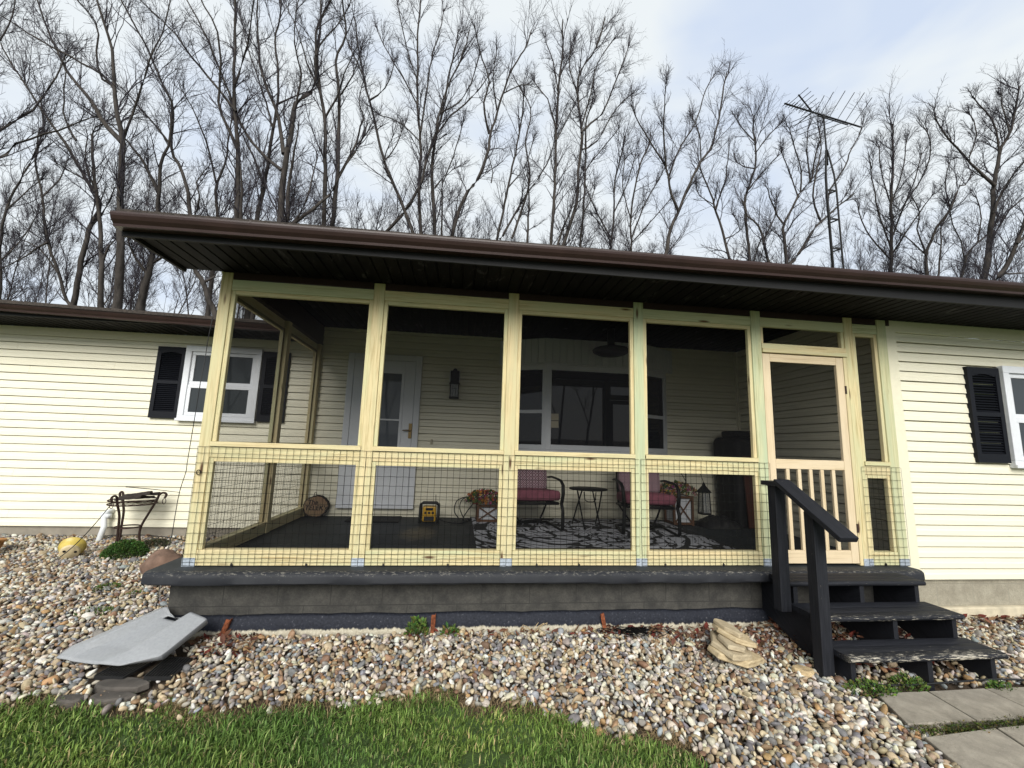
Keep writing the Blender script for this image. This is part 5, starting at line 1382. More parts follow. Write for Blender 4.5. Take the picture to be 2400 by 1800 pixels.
def up_to(py, x=None, y=None):
    """Height above the mast's foot at which the photograph shows row py."""
    lo, hi = 0.0, 30.0
    for _ in range(40):
        m = (lo + hi) / 2; v = Vector((tx, ty, m)) - CAM; yy = 900 - F_PX * v.dot(UP) / v.dot(FWD)
        lo, hi = (m, hi) if yy > py else (lo, m)
    return lo


zj, ztop = up_to(352), up_to(272)
mast = thing('antenna_mast', 'tall lattice mast carrying a television antenna behind the roof', 'antenna', (tx, ty, 0))
legs = [(0.165 * math.cos(a), 0.165 * math.sin(a)) for a in (math.radians(200), math.radians(320), math.radians(80))]
for lx_, ly_ in legs:
    b = MB(); b.tube([(tx + lx_, ty + ly_, -0.4), (tx + lx_ * 0.95, ty + ly_ * 0.95, zj - 1.35), (tx + lx_ * 0.80, ty + ly_ * 0.80, zj - 0.85), (tx + lx_ * 0.45, ty + ly_ * 0.45, zj - 0.4), (tx + lx_ * 0.12, ty + ly_ * 0.12, zj)], 0.026, 6); b.build('leg', 'black_iron', mast, smooth=True)
b = MB(); z = 0.6; k = 0
while z < zj - 1.2:
    for i in range(3):
        a, c_ = legs[i], legs[(i + 1) % 3]; b.bar((tx + a[0] * .96, ty + a[1] * .96, z), (tx + c_[0] * .96, ty + c_[1] * .96, z), 0.030, 0.030); b.bar((tx + a[0] * .96, ty + a[1] * .96, z), (tx + c_[0] * .96, ty + c_[1] * .96, z + 0.20), 0.020, 0.020)
    b.build('brace', 'black_iron', mast); b = MB(); z += 0.92
b = MB(); b.tube([(tx, ty, zj - 0.5), (tx, ty, ztop)], 0.024, 8); b.build('mast_pole', 'black_iron', mast, smooth=True)
bd, edr = Vector((0.988, 0.156, 0)), Vector((0.156, -0.988, 0)); O = Vector((tx, ty, ztop + 0.02)); L0, L1 = -1.52, 1.55
b = MB(); b.bar(O + bd * L0, O + bd * L1, 0.035, 0.035); b.bar(O + bd * -0.25 - Vector((0, 0, 0.07)), O + bd * 1.0 - Vector((0, 0, 0.07)), 0.025, 0.025); b.bar(O - Vector((0, 0, .09)), O + Vector((0, 0, .03)), 0.06, 0.05)
b.build('boom', 'black_iron', mast)
el = [(1.25, 0.92), (0.90, 0.98), (0.58, 0.90), (0.25, 0.86), (-0.10, 0.73), (-0.33, 0.55)] + [(-0.62 - 0.105 * i, 0.12) for i in range(9)]
for t, h in el:
    sw_ = bd * (0.6 * h if h > 0.2 else 0); b = MB(); b.tube([O + bd * t - edr * h - sw_ + Vector((0, 0, 0.02)), O + bd * t + Vector((0, 0, 0.02)), O + bd * t + edr * h - sw_ + Vector((0, 0, 0.02))], 0.010, 5); b.build('element', 'black_iron', mast)
for s in (-1, 1):
    e = O + bd * -0.45; tip = e - bd * 0.50 + Vector((0, 0, s * 0.46)); b = MB(); b.bar(e, tip, 0.03, 0.03)
    for k in range(5): p = e.lerp(tip, 0.15 + 0.2 * k); b.tube([p - edr * 0.30, p + edr * 0.30], 0.009, 5)
    b.build('reflector_arm', 'black_iron', mast)

# weeds, the cushion of green by the plant stand, moss in the joint
def leafy(name, c, rad, count, leaf, cols, label, cat, up=0.6, seed=1, kind=None, group=None):
    r = random.Random(seed); verts, faces, tones = [], [], []
    for k in range(count):
        a = r.uniform(0, 2 * PI); q = math.sqrt(r.random()); h = r.random(); x, y = rad[0] * q * math.cos(a), rad[1] * q * math.sin(a); top = rad[2] * math.sqrt(max(0.02, 1 - q * q))
        p = Vector((c[0] + x, c[1] + y, gz(c[0] + x, c[1] + y) + 0.006 + top * (h ** 0.6)))
        d = Vector((math.cos(a) * q + r.gauss(0, .5), math.sin(a) * q + r.gauss(0, .5), up + r.gauss(0, .35))).normalized(); e = d.cross(Vector((r.gauss(0, 1), r.gauss(0, 1), r.gauss(0, 1)))).normalized(); s = leaf * r.uniform(0.6, 1.3); n_ = d.cross(e)
        col = tuple(v * r.uniform(0.75, 1.3) for v in r.choice(cols)); o = len(verts)
        verts += [p, p + d * s * 0.5 + e * s * 0.28 + n_ * s * .05, p + d * s, p + d * s * 0.5 - e * s * 0.28 + n_ * s * .05]; faces.append((o, o + 1, o + 2, o + 3)); tones += [col] * 4
    b = MB(); b.add(verts, faces, None, tones); return tag(b.build(name, 'moss'), label, cat, group, kind)


G1 = ((0.045, 0.095, 0.020), (0.070, 0.140, 0.03), (0.032, 0.07, 0.016)); G2 = ((0.07, 0.13, 0.025), (0.095, 0.16, 0.035), (0.045, 0.09, 0.022), (0.12, 0.14, 0.035))
c = at(288, 1310, z=-0.38); leafy('creeping_plant', (c.x, c.y + 0.02), (0.215, 0.17, 0.17), 5200, 0.020, G1, 'dense low dark green plant beside the plant stand legs', 'plant', 0.9, 3)
c = at(352, 1293, z=-0.38); leafy('creeping_plant', (c.x + 0.02, c.y + 0.03), (0.17, 0.13, 0.085), 1700, 0.018, ((0.05, 0.055, 0.03), (0.035, 0.045, 0.022), (0.07, 0.06, 0.035)), 'lower greyish green plant beside the brown boulder', 'plant', 0.7, 4)
for px, py, rd_, n_, lf, lb in ((980, 1478, (0.075, 0.05, 0.145), 330, 0.034, 'bushy green weed growing against the black footing'), (1053, 1478, (0.07, 0.04, 0.075), 90, 0.035, 'small thin green weed at the footing beside the rusty stake'),
                                (2042, 1602, (0.20, 0.08, 0.07), 520, 0.022, 'low weed spreading at the foot of the handrail post'), (2128, 1590, (0.13, 0.07, 0.09), 360, 0.024, 'taller weed under the middle of the bottom step'), (2348, 1594, (0.10, 0.06, 0.06), 200, 0.022, 'weed at the outer end of the bottom step'),
                                (252, 1386, (0.11, 0.08, 0.05), 150, 0.024, 'weed in the gravel nearest the porch slab corner'), (232, 1432, (0.16, 0.09, 0.04), 170, 0.022, 'flat weed in the gravel above the grey cover'), (318, 1398, (0.09, 0.06, 0.035), 80, 0.022, 'sparse weed in the gravel close to the block wall')):
    c = at(px, py, z=-0.50 if px > 900 else -0.44); leafy('weed', (c.x, min(c.y, -0.10) if 900 < px < 1900 else c.y), rd_, n_, lf, G2, lb, 'weed', 0.8, int(px), None, 'weeds')
verts = None
P = [(2068 + 0, 1712), (2470, 1688)]; A_, B__ = at(2140, 1716, z=zp), at(2475, 1684, z=zp)
r = random.Random(5); b = MB()
for k in range(2600):
    t = r.random(); p = A_.lerp(B__, t) + Vector((r.gauss(0, .01), r.gauss(0, .022), -0.012 + r.random() * 0.02)); d = Vector((r.gauss(0, .6), r.gauss(0, .6), 1)).normalized(); e = d.orthogonal().normalized(); s = r.uniform(0.008, 0.016); col = tuple(v * r.uniform(.7, 1.3) for v in r.choice(((0.09, 0.11, 0.02), (0.06, 0.09, 0.02), (0.13, 0.13, 0.035))))
    b.add([p - e * s * .35, p + e * s * .35, p + d * s], [(0, 1, 2)], None, col)
tag(b.build('moss', 'moss'), kind='stuff')
# dry stalk and dead twigs by the footing
b = MB()
for k in range(7): p = at(1555 / 2.765 + 700, 1478, y=-0.13); p.x = 3.16 + random.uniform(-.02, .02) * 1; p = Vector((at(1250, 1480, y=-0.12).x, -0.12, -0.50)); q = p + Vector((random.uniform(-.11, .11), random.uniform(-.05, .03), random.uniform(.06, .13))); b.tube([p, p.lerp(q, .5) + Vector((0, 0, .025)), q, q + Vector((random.uniform(-.03, .03), 0, -.02))], 0.0022, 4)
tag(b.build('dry_stalk', 'sandstone'), 'dry pale weed stalk standing before the footing', 'dead weed')

# ------------------------------------------------------------------ river gravel (one mass)
def in_poly(x, y, poly, grow=0.0):
    inside = np.zeros(len(x), bool); n = len(poly); cx_, cy_ = sum(p[0] for p in poly) / n, sum(p[1] for p in poly) / n
    P = [(cx_ + (p[0] - cx_) * (1 + grow), cy_ + (p[1] - cy_) * (1 + grow)) for p in poly]
    for i in range(n):
        (x1, y1), (x2, y2) = P[i], P[(i + 1) % n]
        c = ((y1 > y) != (y2 > y)) & (x < (x2 - x1) * (y - y1) / (y2 - y1 + 1e-12) + x1); inside ^= c
    return inside


def pebble_prototypes(n):
    bm = bmesh.new(); bmesh.ops.create_icosphere(bm, subdivisions=2, radius=1.0); V = np.array([v.co[:] for v in bm.verts]); Fc = np.array([[v.index for v in f.verts] for f in bm.faces]); bm.free(); out = []
    for k in range(n):
        r = np.random.default_rng(100 + k); N = r.normal(size=(11, 3)); N /= np.linalg.norm(N, axis=1, keepdims=True); d = r.uniform(0.52, 0.98, 11)
        dots = V @ N.T; s = np.ones(len(V))
        q = np.where(dots > 1e-3, d / np.maximum(dots, 1e-3), 9); s = 1 / (np.sum((1 / np.minimum(q, 1.15)) ** 12, axis=1) / 1.0) ** (1 / 12)
        s = np.clip(s, 0.5, 1.1); out.append(V * s[:, None])
    return out, Fc


PROTO, PF = pebble_prototypes(36)
TONES = np.array([(0.66, 0.60, 0.48), (0.74, 0.71, 0.63), (0.54, 0.44, 0.29), (0.40, 0.31, 0.20), (0.32, 0.29, 0.26), (0.20, 0.19, 0.19), (0.30, 0.19, 0.11), (0.17, 0.16, 0.165), (0.44, 0.27, 0.13), (0.33, 0.35, 0.37), (0.22, 0.13, 0.085), (0.52, 0.45, 0.40)])
TW = np.array([0.16, 0.12, 0.14, 0.12, 0.12, 0.08, 0.075, 0.055, 0.04, 0.05, 0.04, 0.05]); TW /= TW.sum()
pan_poly = [(p.x, p.y) for p in [on_pan(*q) for q in ((131, 1540), (166, 1511), (374, 1423), (486, 1449), (378, 1537), (284, 1559))]]
under_pan = [(p.x, p.y) for p in [at(*q, z=-0.53) for q in ((215, 1640), (190, 1580), (330, 1530), (455, 1480), (470, 1500), (440, 1560), (390, 1610), (330, 1640))]]


def ragged(x, s):
    return 0.5 * np.sin(x * 5.3 + s) + 0.5 * np.sin(x * 13.7 + 2 * s) * np.sin(x * 3.1) + 0.4 * np.sin(x * 31 + s) + 0.25 * np.sin(x * 71 + 3 * s)


def scatter(step, rmin, rmax, seed, lift, region):
    r = np.random.default_rng(seed); x0, x1, y0, y1 = region
    xs, ys = np.meshgrid(np.arange(x0, x1, step), np.arange(y0, y1, step * 0.87)); xs = xs + (np.arange(xs.shape[0])[:, None] % 2) * step / 2
    x = xs.ravel() + r.uniform(-.40, .40, xs.size) * step; y = ys.ravel() + r.uniform(-.40, .40, xs.size) * step
    ok = y > lawn_edge(x) + 0.02 + ragged(x, 1) * 0.05 + 0.035 * r.normal(0, 1, x.size) * (r.random(x.size) < 0.35)
    ok &= ~((x > 0.13) & (x < 6.60) & (y > -0.075)) & ~((x >= 6.60) & (y > 0.02)) & ~((x <= 0.2) & (y > YB - 0.0))
    for pl in PAVER_POLYS: ok &= ~in_poly(x, y, pl, 0.06)
    ok &= ~((x > 5.35) & (y < -1.02))
    border = np.interp(y, [-1.7, -1.30, -1.02, -0.90], [5.62, 5.32, 5.16, 5.16]); ok &= ~((y < -0.90) & (x > border - 0.05))
    ok &= ~(in_poly(x, y, under_pan) & (r.random(len(x)) < 0.90))
    ok &= ~((x > 5.15) & (x < 6.25) & (y > -0.90) & (y < -0.05) & (r.random(len(x)) < 0.45))
    ok &= ~((x > 5.2) & (x < 6.5) & (y < -0.93) & (r.random(len(x)) < 0.8))
    x, y = x[ok], y[ok]; n = len(x); s = rmin + (rmax - rmin) * r.beta(1.6, 2.6, n)
    s *= 1 + 0.18 * np.clip((-y - 0.6), 0, 0.6) * (x > 4.2)
    return x, y, s, r, lift


V_all, F_all, C_all, off = [], [], [], 0
for step, rmin, rmax, seed, lift, region in ((0.042, 0.015, 0.033, 1, 0.006, (-4.6, 8.9, -1.75, YB)), (0.043, 0.013, 0.031, 2, 0.019, (-4.6, 8.9, -1.75, YB)), (0.20, 0.030, 0.046, 3, 0.022, (-4.2, 8.6, -1.7, YB))):
    x, y, s, r, lift = scatter(step, rmin, rmax, seed, lift, region); n = len(x)
    Q = r.normal(size=(n, 4)); Q[:, 1:3] *= 0.45; Q /= np.linalg.norm(Q, axis=1, keepdims=True); w, a, b_, c_ = Q.T
    Rm = np.stack([1 - 2 * (b_ * b_ + c_ * c_), 2 * (a * b_ - c_ * w), 2 * (a * c_ + b_ * w), 2 * (a * b_ + c_ * w), 1 - 2 * (a * a + c_ * c_), 2 * (b_ * c_ - a * w), 2 * (a * c_ - b_ * w), 2 * (b_ * c_ + a * w), 1 - 2 * (a * a + b_ * b_)], 1).reshape(n, 3, 3)
    sc_ = np.stack([r.uniform(0.95, 1.45, n), r.uniform(0.7, 1.05, n), r.uniform(0.42, 0.72, n)], 1)
    pr = r.integers(0, len(PROTO), n); P = np.stack(PROTO)[pr] * (sc_ * s[:, None])[:, None, :]
    P = np.einsum('nij,nvj->nvi', Rm, P); z = ground_z(x, y) + lift + r.uniform(0, 0.010, n)
    P += np.stack([x, y, z], 1)[:, None, :]
    t = TONES[r.choice(len(TONES), n, p=TW)] * r.uniform(0.68, 1.12, (n, 1)) * r.uniform(0.95, 1.05, (n, 3))
    near_steps = (x > 4.2) & (x < 5.3) & (y > -0.55); brown = near_steps & (r.random(n) < 0.35); t[brown] = np.array((0.14, 0.075, 0.05)) * r.uniform(.7, 1.5, (brown.sum(), 1))
    nv = P.shape[1]; V_all.append(P.reshape(-1, 3)); F_all.append((PF[None] + (np.arange(n) * nv)[:, None, None] + off).reshape(-1, 3)); C_all.append(np.repeat(t, nv, 0)); off += n * nv
    print('pebbles', n)
tag(link(mesh_np('gravel', np.concatenate(V_all), np.concatenate(F_all), np.concatenate(C_all), True), 'gravel', 'pebble'), kind='stuff')
del V_all, F_all, C_all

# ------------------------------------------------------------------ lawn (one mass)
def blades(name, x, y, h, r, cols, width=0.0030, lean=0.55):
    n = len(x); z = ground_z(x, y) - 0.006; az = r.uniform(0, 2 * PI, n); az = np.where(r.random(n) < 0.45, r.normal(-0.5, 0.7, n), az)
    ln = np.abs(r.normal(lean, 0.28, n)); d = np.stack([np.cos(az), np.sin(az)], 1); sd = np.stack([-d[:, 1], d[:, 0]], 1) * (width * r.uniform(.7, 1.4, n))[:, None]
    B0 = np.stack([x, y, z], 1); m1 = B0.copy(); m1[:, :2] += d * (h * ln * 0.30)[:, None]; m1[:, 2] += h * 0.55
    tp = B0.copy(); tp[:, :2] += d * (h * ln * 0.95)[:, None]; tp[:, 2] += h * (1.0 - 0.35 * ln)
    S = np.concatenate([sd, np.zeros((n, 1))], 1)
    V = np.stack([B0 - S, B0 + S, m1 + S * 0.8, m1 - S * 0.8, tp], 1).reshape(-1, 3); i = np.arange(n)[:, None] * 5
    return link(mesh_np(name, V, [i + np.array([0, 1, 2, 3]), i + np.array([3, 2, 4])], np.repeat(cols, 5, 0), False), name, 'grass')


r = np.random.default_rng(77); n = 250000
x = r.uniform(-2.3, 6.0, n); y = r.uniform(-3.3, -0.55, n)
k = y < lawn_edge(x) + 0.005 + 0.060 * ragged(x, 4) + 0.025 * np.sin(y * 40 + x * 25) + r.normal(0, 0.022, n); k &= x < EX[-1]
dens = 0.5 + 0.5 * np.sin(x * 5.1 + 1.0) * np.sin(y * 6.3 + x * 2.0); fine = 0.5 + 0.5 * np.sin(x * 17 + y * 9) * np.sin(y * 21 - x * 4)
k &= r.random(n) < np.where(y < -1.9, 0.45, 0.55 + 0.45 * dens); bare = (np.hypot((x - 2.55), (y + 1.38) * 1.6) < 0.14) | (np.hypot((x - 0.55) * 0.6, (y + 0.86)) < 0.07) | (np.hypot(x - 2.72, (y + 0.92) * 1.3) < 0.08)
k &= ~(bare & (r.random(n) < 0.80)); x, y, dens, fine = x[k], y[k], dens[k], fine[k]; n = len(x)
patch = 0.5 + 0.5 * np.sin(x * 2.9 + 0.7 * np.sin(y * 5)) * np.sin(y * 4.1 + np.sin(x * 3.7))
h = (0.020 + 0.026 * dens + 0.016 * fine) * r.uniform(0.6, 1.35, n)
pal = np.array([(0.110, 0.195, 0.042), (0.150, 0.245, 0.056), (0.072, 0.140, 0.030), (0.22, 0.295, 0.090), (0.36, 0.32, 0.17)]); cols = pal[r.choice(5, n, p=[.31, .30, .19, .14, .06])] * r.uniform(0.7, 1.3, (n, 1)) * (0.78 + 0.30 * fine)[:, None] * (np.array([0.85, 0.92, 0.9]) + np.array([0.50, 0.26, 0.15]) * patch[:, None])
tag(blades('grass', x, y, h, r, cols), kind='stuff'); print('blades', n)
# dry straw along the lawn edge
r = np.random.default_rng(78); n = 17000; x = r.uniform(-1.6, 4.6, n); y = lawn_edge(x) + r.normal(0.005, 0.055, n); m = 0.5 + 0.5 * np.sin(x * 6.7 + 2) * np.sin(x * 2.3); k = (r.random(n) < 0.16 + 0.8 * m ** 2); x, y = x[k], y[k]; n = len(x)
tag(blades('dry_grass', x, y, r.uniform(0.02, 0.055, n), r, np.array((0.26, 0.19, 0.10)) * r.uniform(.55, 1.4, (n, 1)), 0.0016, 1.0), kind='stuff')
# dead leaves caught by the steps and along the footing
r = np.random.default_rng(79); b = MB(); cnt = 0
for zone, n in (((4.0, 5.1, -0.42, -0.08), 90), ((5.1, 6.3, -0.75, -0.06), 420), ((6.3, 7.9, -0.22, -0.0), 120), ((3.3, 4.2, -0.22, -0.09), 60), ((0.5, 0.95, -0.36, -0.10), 80), ((2.0, 3.3, -0.2, -0.09), 50)):
    for q in range(n):
        x, y = r.uniform(zone[0], zone[1]), zone[3] - (zone[3] - zone[2]) * r.random() ** 1.8; z = gz(x, y) + r.uniform(0.022, 0.055 if zone[0] < 5 or zone[0] > 6 else 0.10); s = r.uniform(0.016, 0.034); a = r.uniform(0, 6.28)
        R3 = Matrix.Rotation(a, 3, 'Z') @ Matrix.Rotation(r.normal(0, .5), 3, 'X') @ Matrix.Rotation(r.normal(0, .5), 3, 'Y'); c = Vector((x, y, z)); col = Vector(((0.17, 0.075, 0.045), (0.11, 0.05, 0.035), (0.23, 0.14, 0.08), (0.15, 0.035, 0.025))[r.integers(0, 4)]) * r.uniform(.6, 1.3)
        pts = [(-1.3, 0, 0), (-.4, .55, .18), (.5, .5, .1), (1.3, 0, .25), (.5, -.5, .12), (-.4, -.5, .2), (0, 0, -.08)]
        b.add([c + R3 @ (Vector(p) * s) for p in pts], [(0, 1, 6), (1, 2, 6), (2, 3, 6), (3, 4, 6), (4, 5, 6), (5, 0, 6)], None, tuple(col))
tag(b.build('fallen_leaves', 'litter'), kind='stuff')
b = MB(); r2 = random.Random(9)
for k in range(60):
    c = Vector((3.86 + r2.gauss(0, .12), -0.16 + r2.gauss(0, .05), -0.46)); a = r2.uniform(-.6, .6) + PI * (k % 2); l = r2.uniform(.06, .17); d = Vector((math.cos(a), math.sin(a) * .5, r2.uniform(-.1, .25))) * l; b.tube([c - d * .5, c + Vector((0, 0, r2.uniform(-.01, .02))), c + d * .5], [0.0032, 0.003, 0.0015], 4)
tag(b.build('dead_twigs', 'litter'), kind='stuff')

# ------------------------------------------------------------------ bare trees
def tubes_np(P, Rd, sides):
    """P (N,K,3) polylines with radii Rd (N,K) -> verts, quads."""
    N, K, _ = P.shape
    T = np.gradient(P, axis=1); T /= np.linalg.norm(T, axis=2, keepdims=True) + 1e-9
    ref = np.where(np.abs(T[..., 2:3]) < 0.8, np.array([0, 0, 1.0]), np.array([1.0, 0, 0])); A = np.cross(T, ref); A /= np.linalg.norm(A, axis=2, keepdims=True) + 1e-9; B = np.cross(T, A)
    an = np.arange(sides) * 2 * PI / sides
    V = P[:, :, None, :] + Rd[:, :, None, None] * (A[:, :, None, :] * np.cos(an)[None, None, :, None] + B[:, :, None, :] * np.sin(an)[None, None, :, None])
    base = (np.arange(N)[:, None, None] * K + np.arange(K - 1)[None, :, None]) * sides; j = np.arange(sides)[None, None, :]; q = (j + 1) % sides
    Fq = np.stack([base + j, base + q, base + sides + q, base + sides + j], -1).reshape(-1, 4)
    return V.reshape(-1, 3), Fq


def resample(pts, rad, step):
    pts = np.asarray(pts, float); rad = np.asarray(rad, float); L = np.concatenate([[0], np.cumsum(np.linalg.norm(np.diff(pts, axis=0), axis=1))]); n = max(4, int(L[-1] / step)); s = np.linspace(0, L[-1], n)
    def cr(vals):
        out = np.empty((n,) + vals.shape[1:])
        for i, q in enumerate(s):
            k = min(np.searchsorted(L, q, 'right') - 1, len(L) - 2); t = (q - L[k]) / max(L[k + 1] - L[k], 1e-6)
            a, b_, c_, d_ = vals[max(k - 1, 0)], vals[k], vals[k + 1], vals[min(k + 2, len(L) - 1)]
            out[i] = 0.5 * (2 * b_ + (c_ - a) * t + (2 * a - 5 * b_ + 4 * c_ - d_) * t * t + (3 * b_ - a - 3 * c_ + d_) * t ** 3)
        return out
    return cr(pts), np.interp(s, L, rad)


def grow(r, Pp, Rp, count, lo, hi, length, angle, up, K, wob, rmin, rmax, rscale=0.62):
    """Children on parent polylines Pp (N,Kp,3): positions between lo and hi of the parent."""
    N, Kp, _ = Pp.shape; PL = np.sum(np.linalg.norm(np.diff(Pp, axis=1), axis=2), axis=1); idx = r.choice(N, count, p=PL ** 1.15 / np.sum(PL ** 1.15)); n = count
    t = lo + (hi - lo) * r.random(n); f = t * (Kp - 1); k = np.minimum(f.astype(int), Kp - 2); w = (f - k)[:, None]
    p = Pp[idx, k] * (1 - w) + Pp[idx, k + 1] * w; rad = Rp[idx, k] * (1 - w[:, 0]) + Rp[idx, k + 1] * w[:, 0]
    T = Pp[idx, k + 1] - Pp[idx, k]; T /= np.linalg.norm(T, axis=1, keepdims=True) + 1e-9
    X = r.normal(size=(n, 3)); X -= T * np.sum(X * T, 1, keepdims=True); X /= np.linalg.norm(X, axis=1, keepdims=True) + 1e-9
    a = np.radians(r.normal(angle[0], angle[1], n))[:, None]; D = T * np.cos(a) + X * np.sin(a); D[:, 2] += up; D /= np.linalg.norm(D, axis=1, keepdims=True)
    Ln = np.minimum(length, 0.70 * PL[idx]) * r.uniform(0.45, 1.25, n) * (1.15 - 0.55 * t)
    s = np.linspace(0, 1, K); path = np.empty((n, K, 3)); path[:, 0] = p; cur = D.copy()
    for i in range(1, K):
        cur = cur + r.normal(size=(n, 3)) * wob; cur[:, 2] += up * 0.22; cur /= np.linalg.norm(cur, axis=1, keepdims=True); path[:, i] = path[:, i - 1] + cur * (Ln / (K - 1))[:, None]
    r0 = np.clip(rad * rscale, rmin * 1.4, rmax); Rd = r0[:, None] * (1 - s)[None] + np.minimum(rmin, r0)[:, None] * s[None]
    return path, Rd


def make_tree(label, limbs, seed, group=None, dens=1.0, twig=1.0, name='bare_tree', up=0.30, spread=1.0, tmin=0.0024):
    """limbs: list of (points, radii); the first is the trunk. Branches and twigs grow from all of them."""
    r = np.random.default_rng(seed); base = np.array(limbs[0][0][0]); wood_v, wood_f, off = [], [], 0; tw_v, tw_f, toff = [], [], 0
    L1P, L1R, seg = [], [], []
    for i, (pts, rad) in enumerate(limbs):
        P, R_ = resample(pts, rad, 0.35); jit = r.normal(0, 0.012, P.shape) * (R_[:, None] < 0.12); P = P + jit
        v, f = tubes_np(P[None], R_[None], 8 if R_.max() > 0.06 else 5); wood_v.append(v); wood_f.append(f + off); off += len(v); seg.append((P, R_, i))
    def twigs(P, R_, sides=3):
        nonlocal toff
        v, f = tubes_np(P, R_, sides); tw_v.append(v); tw_f.append(f + toff); toff += len(v)
    for P, R_, i in seg:
        Ltot = np.sum(np.linalg.norm(np.diff(P, axis=0), axis=1)); start = 0.42 if i == 0 else 0.10
        PP, RR = P[None], R_[None]; n2 = int(Ltot * (1 - start) * 2.0 * dens) + 3; ln = min(2.4, 0.55 + 0.15 * Ltot) * spread
        b2, r2 = grow(r, PP, RR, n2, start, 1.0, ln, (42, 12), up, 7, 0.13, 0.0058, 0.026, 0.46)
        t2, q2 = grow(r, PP, RR, 4, 0.88, 1.0, ln * 1.2, (22, 10), up, 7, 0.12, 0.0058, 0.022, 0.75)
        b2, r2 = np.concatenate([b2, t2]), np.concatenate([r2, q2]); twigs(b2, r2, 4)
        n3 = int(len(b2) * 7.5 * twig); b3, r3 = grow(r, b2, r2, n3, 0.12, 1.0, 0.50 * ln, (40, 13), up * 0.7, 5, 0.13, tmin * 1.25, 0.012, 0.6); twigs(b3, r3)
        n4 = int(len(b3) * 3.0 * twig); b4, r4 = grow(r, b3, r3, n4, 0.1, 1.0, 0.26 * ln, (40, 14), up * 0.5, 3, 0.13, tmin, 0.006, 0.65); twigs(b4, r4)
    t = thing(name, label, 'tree', tuple(base), 0, group)
    tr = link(mesh_np('trunk', np.concatenate(wood_v) - base, np.concatenate(wood_f), None, True), 'trunk', 'bark', t, True)
    cr = link(mesh_np('crown', np.concatenate(tw_v) - base, np.concatenate(tw_f), None, False), 'crown', 'twig', t, True)
    return t


def traced(label, depth, trunk, wpx, limbs=(), seed=1, group='bare trees behind the house', **kw):
    """A tree from the lines of its trunk and limbs, standing at its own distance from the camera."""
    r = random.Random(seed); out = []; k = depth / F_PX
    def line(pts, w0, w1, d0, slope):
        P = []; acc = 0
        for i, (px, py) in enumerate(pts):
            if i: acc += math.hypot(px - pts[i - 1][0], py - pts[i - 1][1]) * k
            P.append(at(px, py, d=d0 + slope * acc + 0.10 * math.sin(acc * 1.7 + seed)))
        n = len(P); R_ = [max(0.008, (w0 * 0.82 + (w1 - w0 * 0.82) * (i / (n - 1)) ** 0.7) * k / 2) for i in range(n)]; return P, R_
    P, R_ = line(trunk, wpx, 2.6, depth, r.uniform(-.05, .05)); b0 = P[0]; g = gz(b0.x, b0.y); d = (P[0] - P[1]).normalized()
    foot = Vector((b0.x + d.x * 1.0, b0.y + d.y * 1.0, g - 0.3)); mid = b0.lerp(foot, 0.5) + Vector((d.x * .2, d.y * .2, 0))
    out.append((np.array([foot, mid] + P), np.array([R_[0] * 1.55, R_[0] * 1.15] + R_)))
    allp = np.array([q for q in P])
    for (pts, w0) in limbs:
        # start on the nearest point of what has been built already
        cand = np.concatenate([resample(a, b_, 0.3)[0] for a, b_ in out]); s = at(*pts[0], d=depth); ray = np.array((s - CAM).normalized()); rel = cand - np.array(CAM); perp = np.linalg.norm(rel - (rel @ ray)[:, None] * ray, axis=1); j = int(np.argmin(perp))
        d0 = float(np.dot(rel[j], np.array(FWD))) if perp[j] < 0.8 else depth
        L, Rl = line(pts, w0, 2.0, d0, r.uniform(-.32, .32)); out.append((np.array(L), np.array(Rl)))
    return make_tree(label, out, seed, group, **kw)


T = traced
T('big bare tree forking wide above the wing roof, thickest trunk of the wood', 13.0, [(270, 740), (276, 711), (283, 590), (281, 484), (287, 333), (276, 280), (268, 204), (261, 113), (227, 0), (215, -60)], 27,
  [([(286, 333), (242, 284), (205, 225), (163, 174), (121, 91), (87, 0), (60, -60)], 15), ([(272, 215), (250, 185), (205, 155), (151, 125), (70, 80), (0, 34), (-60, 10)], 9), ([(288, 330), (310, 270), (333, 204), (350, 144), (386, 60), (400, -30)], 8), ([(265, 200), (240, 185), (227, 144), (227, 60), (182, 0), (160, -40)], 8)], 1)
T('bare tree with a pale forked trunk just left of the porch roof corner', 14.0, [(325, 740), (331, 715), (345, 650), (358, 590), (371, 484), (378, 378), (397, 333), (404, 250)], 26, [([(368, 450), (344, 393), (306, 340), (280, 310), (250, 285)], 11), ([(345, 640), (320, 610), (300, 560), (285, 500)], 10), ([(352, 620), (400, 590), (450, 560), (500, 545)], 7)], 2)
T('bare tree with a crooked trunk rising behind the porch roof corner', 14.5, [(505, 735), (492, 717), (478, 662), (455, 620), (446, 503), (439, 446), (424, 393), (401, 348), (405, 257), (378, 189), (348, 121), (284, 0), (262, -50)], 17, [([(402, 345), (370, 300), (340, 265), (300, 222), (257, 182)], 7), ([(448, 520), (470, 470), (455, 440), (480, 400)], 7), ([(478, 662), (510, 640), (545, 560)], 8)], 3)
T('straight double trunked bare tree over the porch roof edge', 15.0, [(556, 560), (556, 514), (558, 363), (549, 242), (549, 113), (552, 0), (553, -60)], 19, [([(556, 350), (535, 300), (513, 246), (517, 158), (507, 69), (470, 0), (455, -50)], 10), ([(554, 262), (505, 200), (454, 139), (425, 100), (400, 69), (330, 0), (300, -40)], 8), ([(564, 520), (566, 440), (562, 380)], 11), ([(550, 200), (575, 120), (590, 40), (600, -40)], 7)], 4)
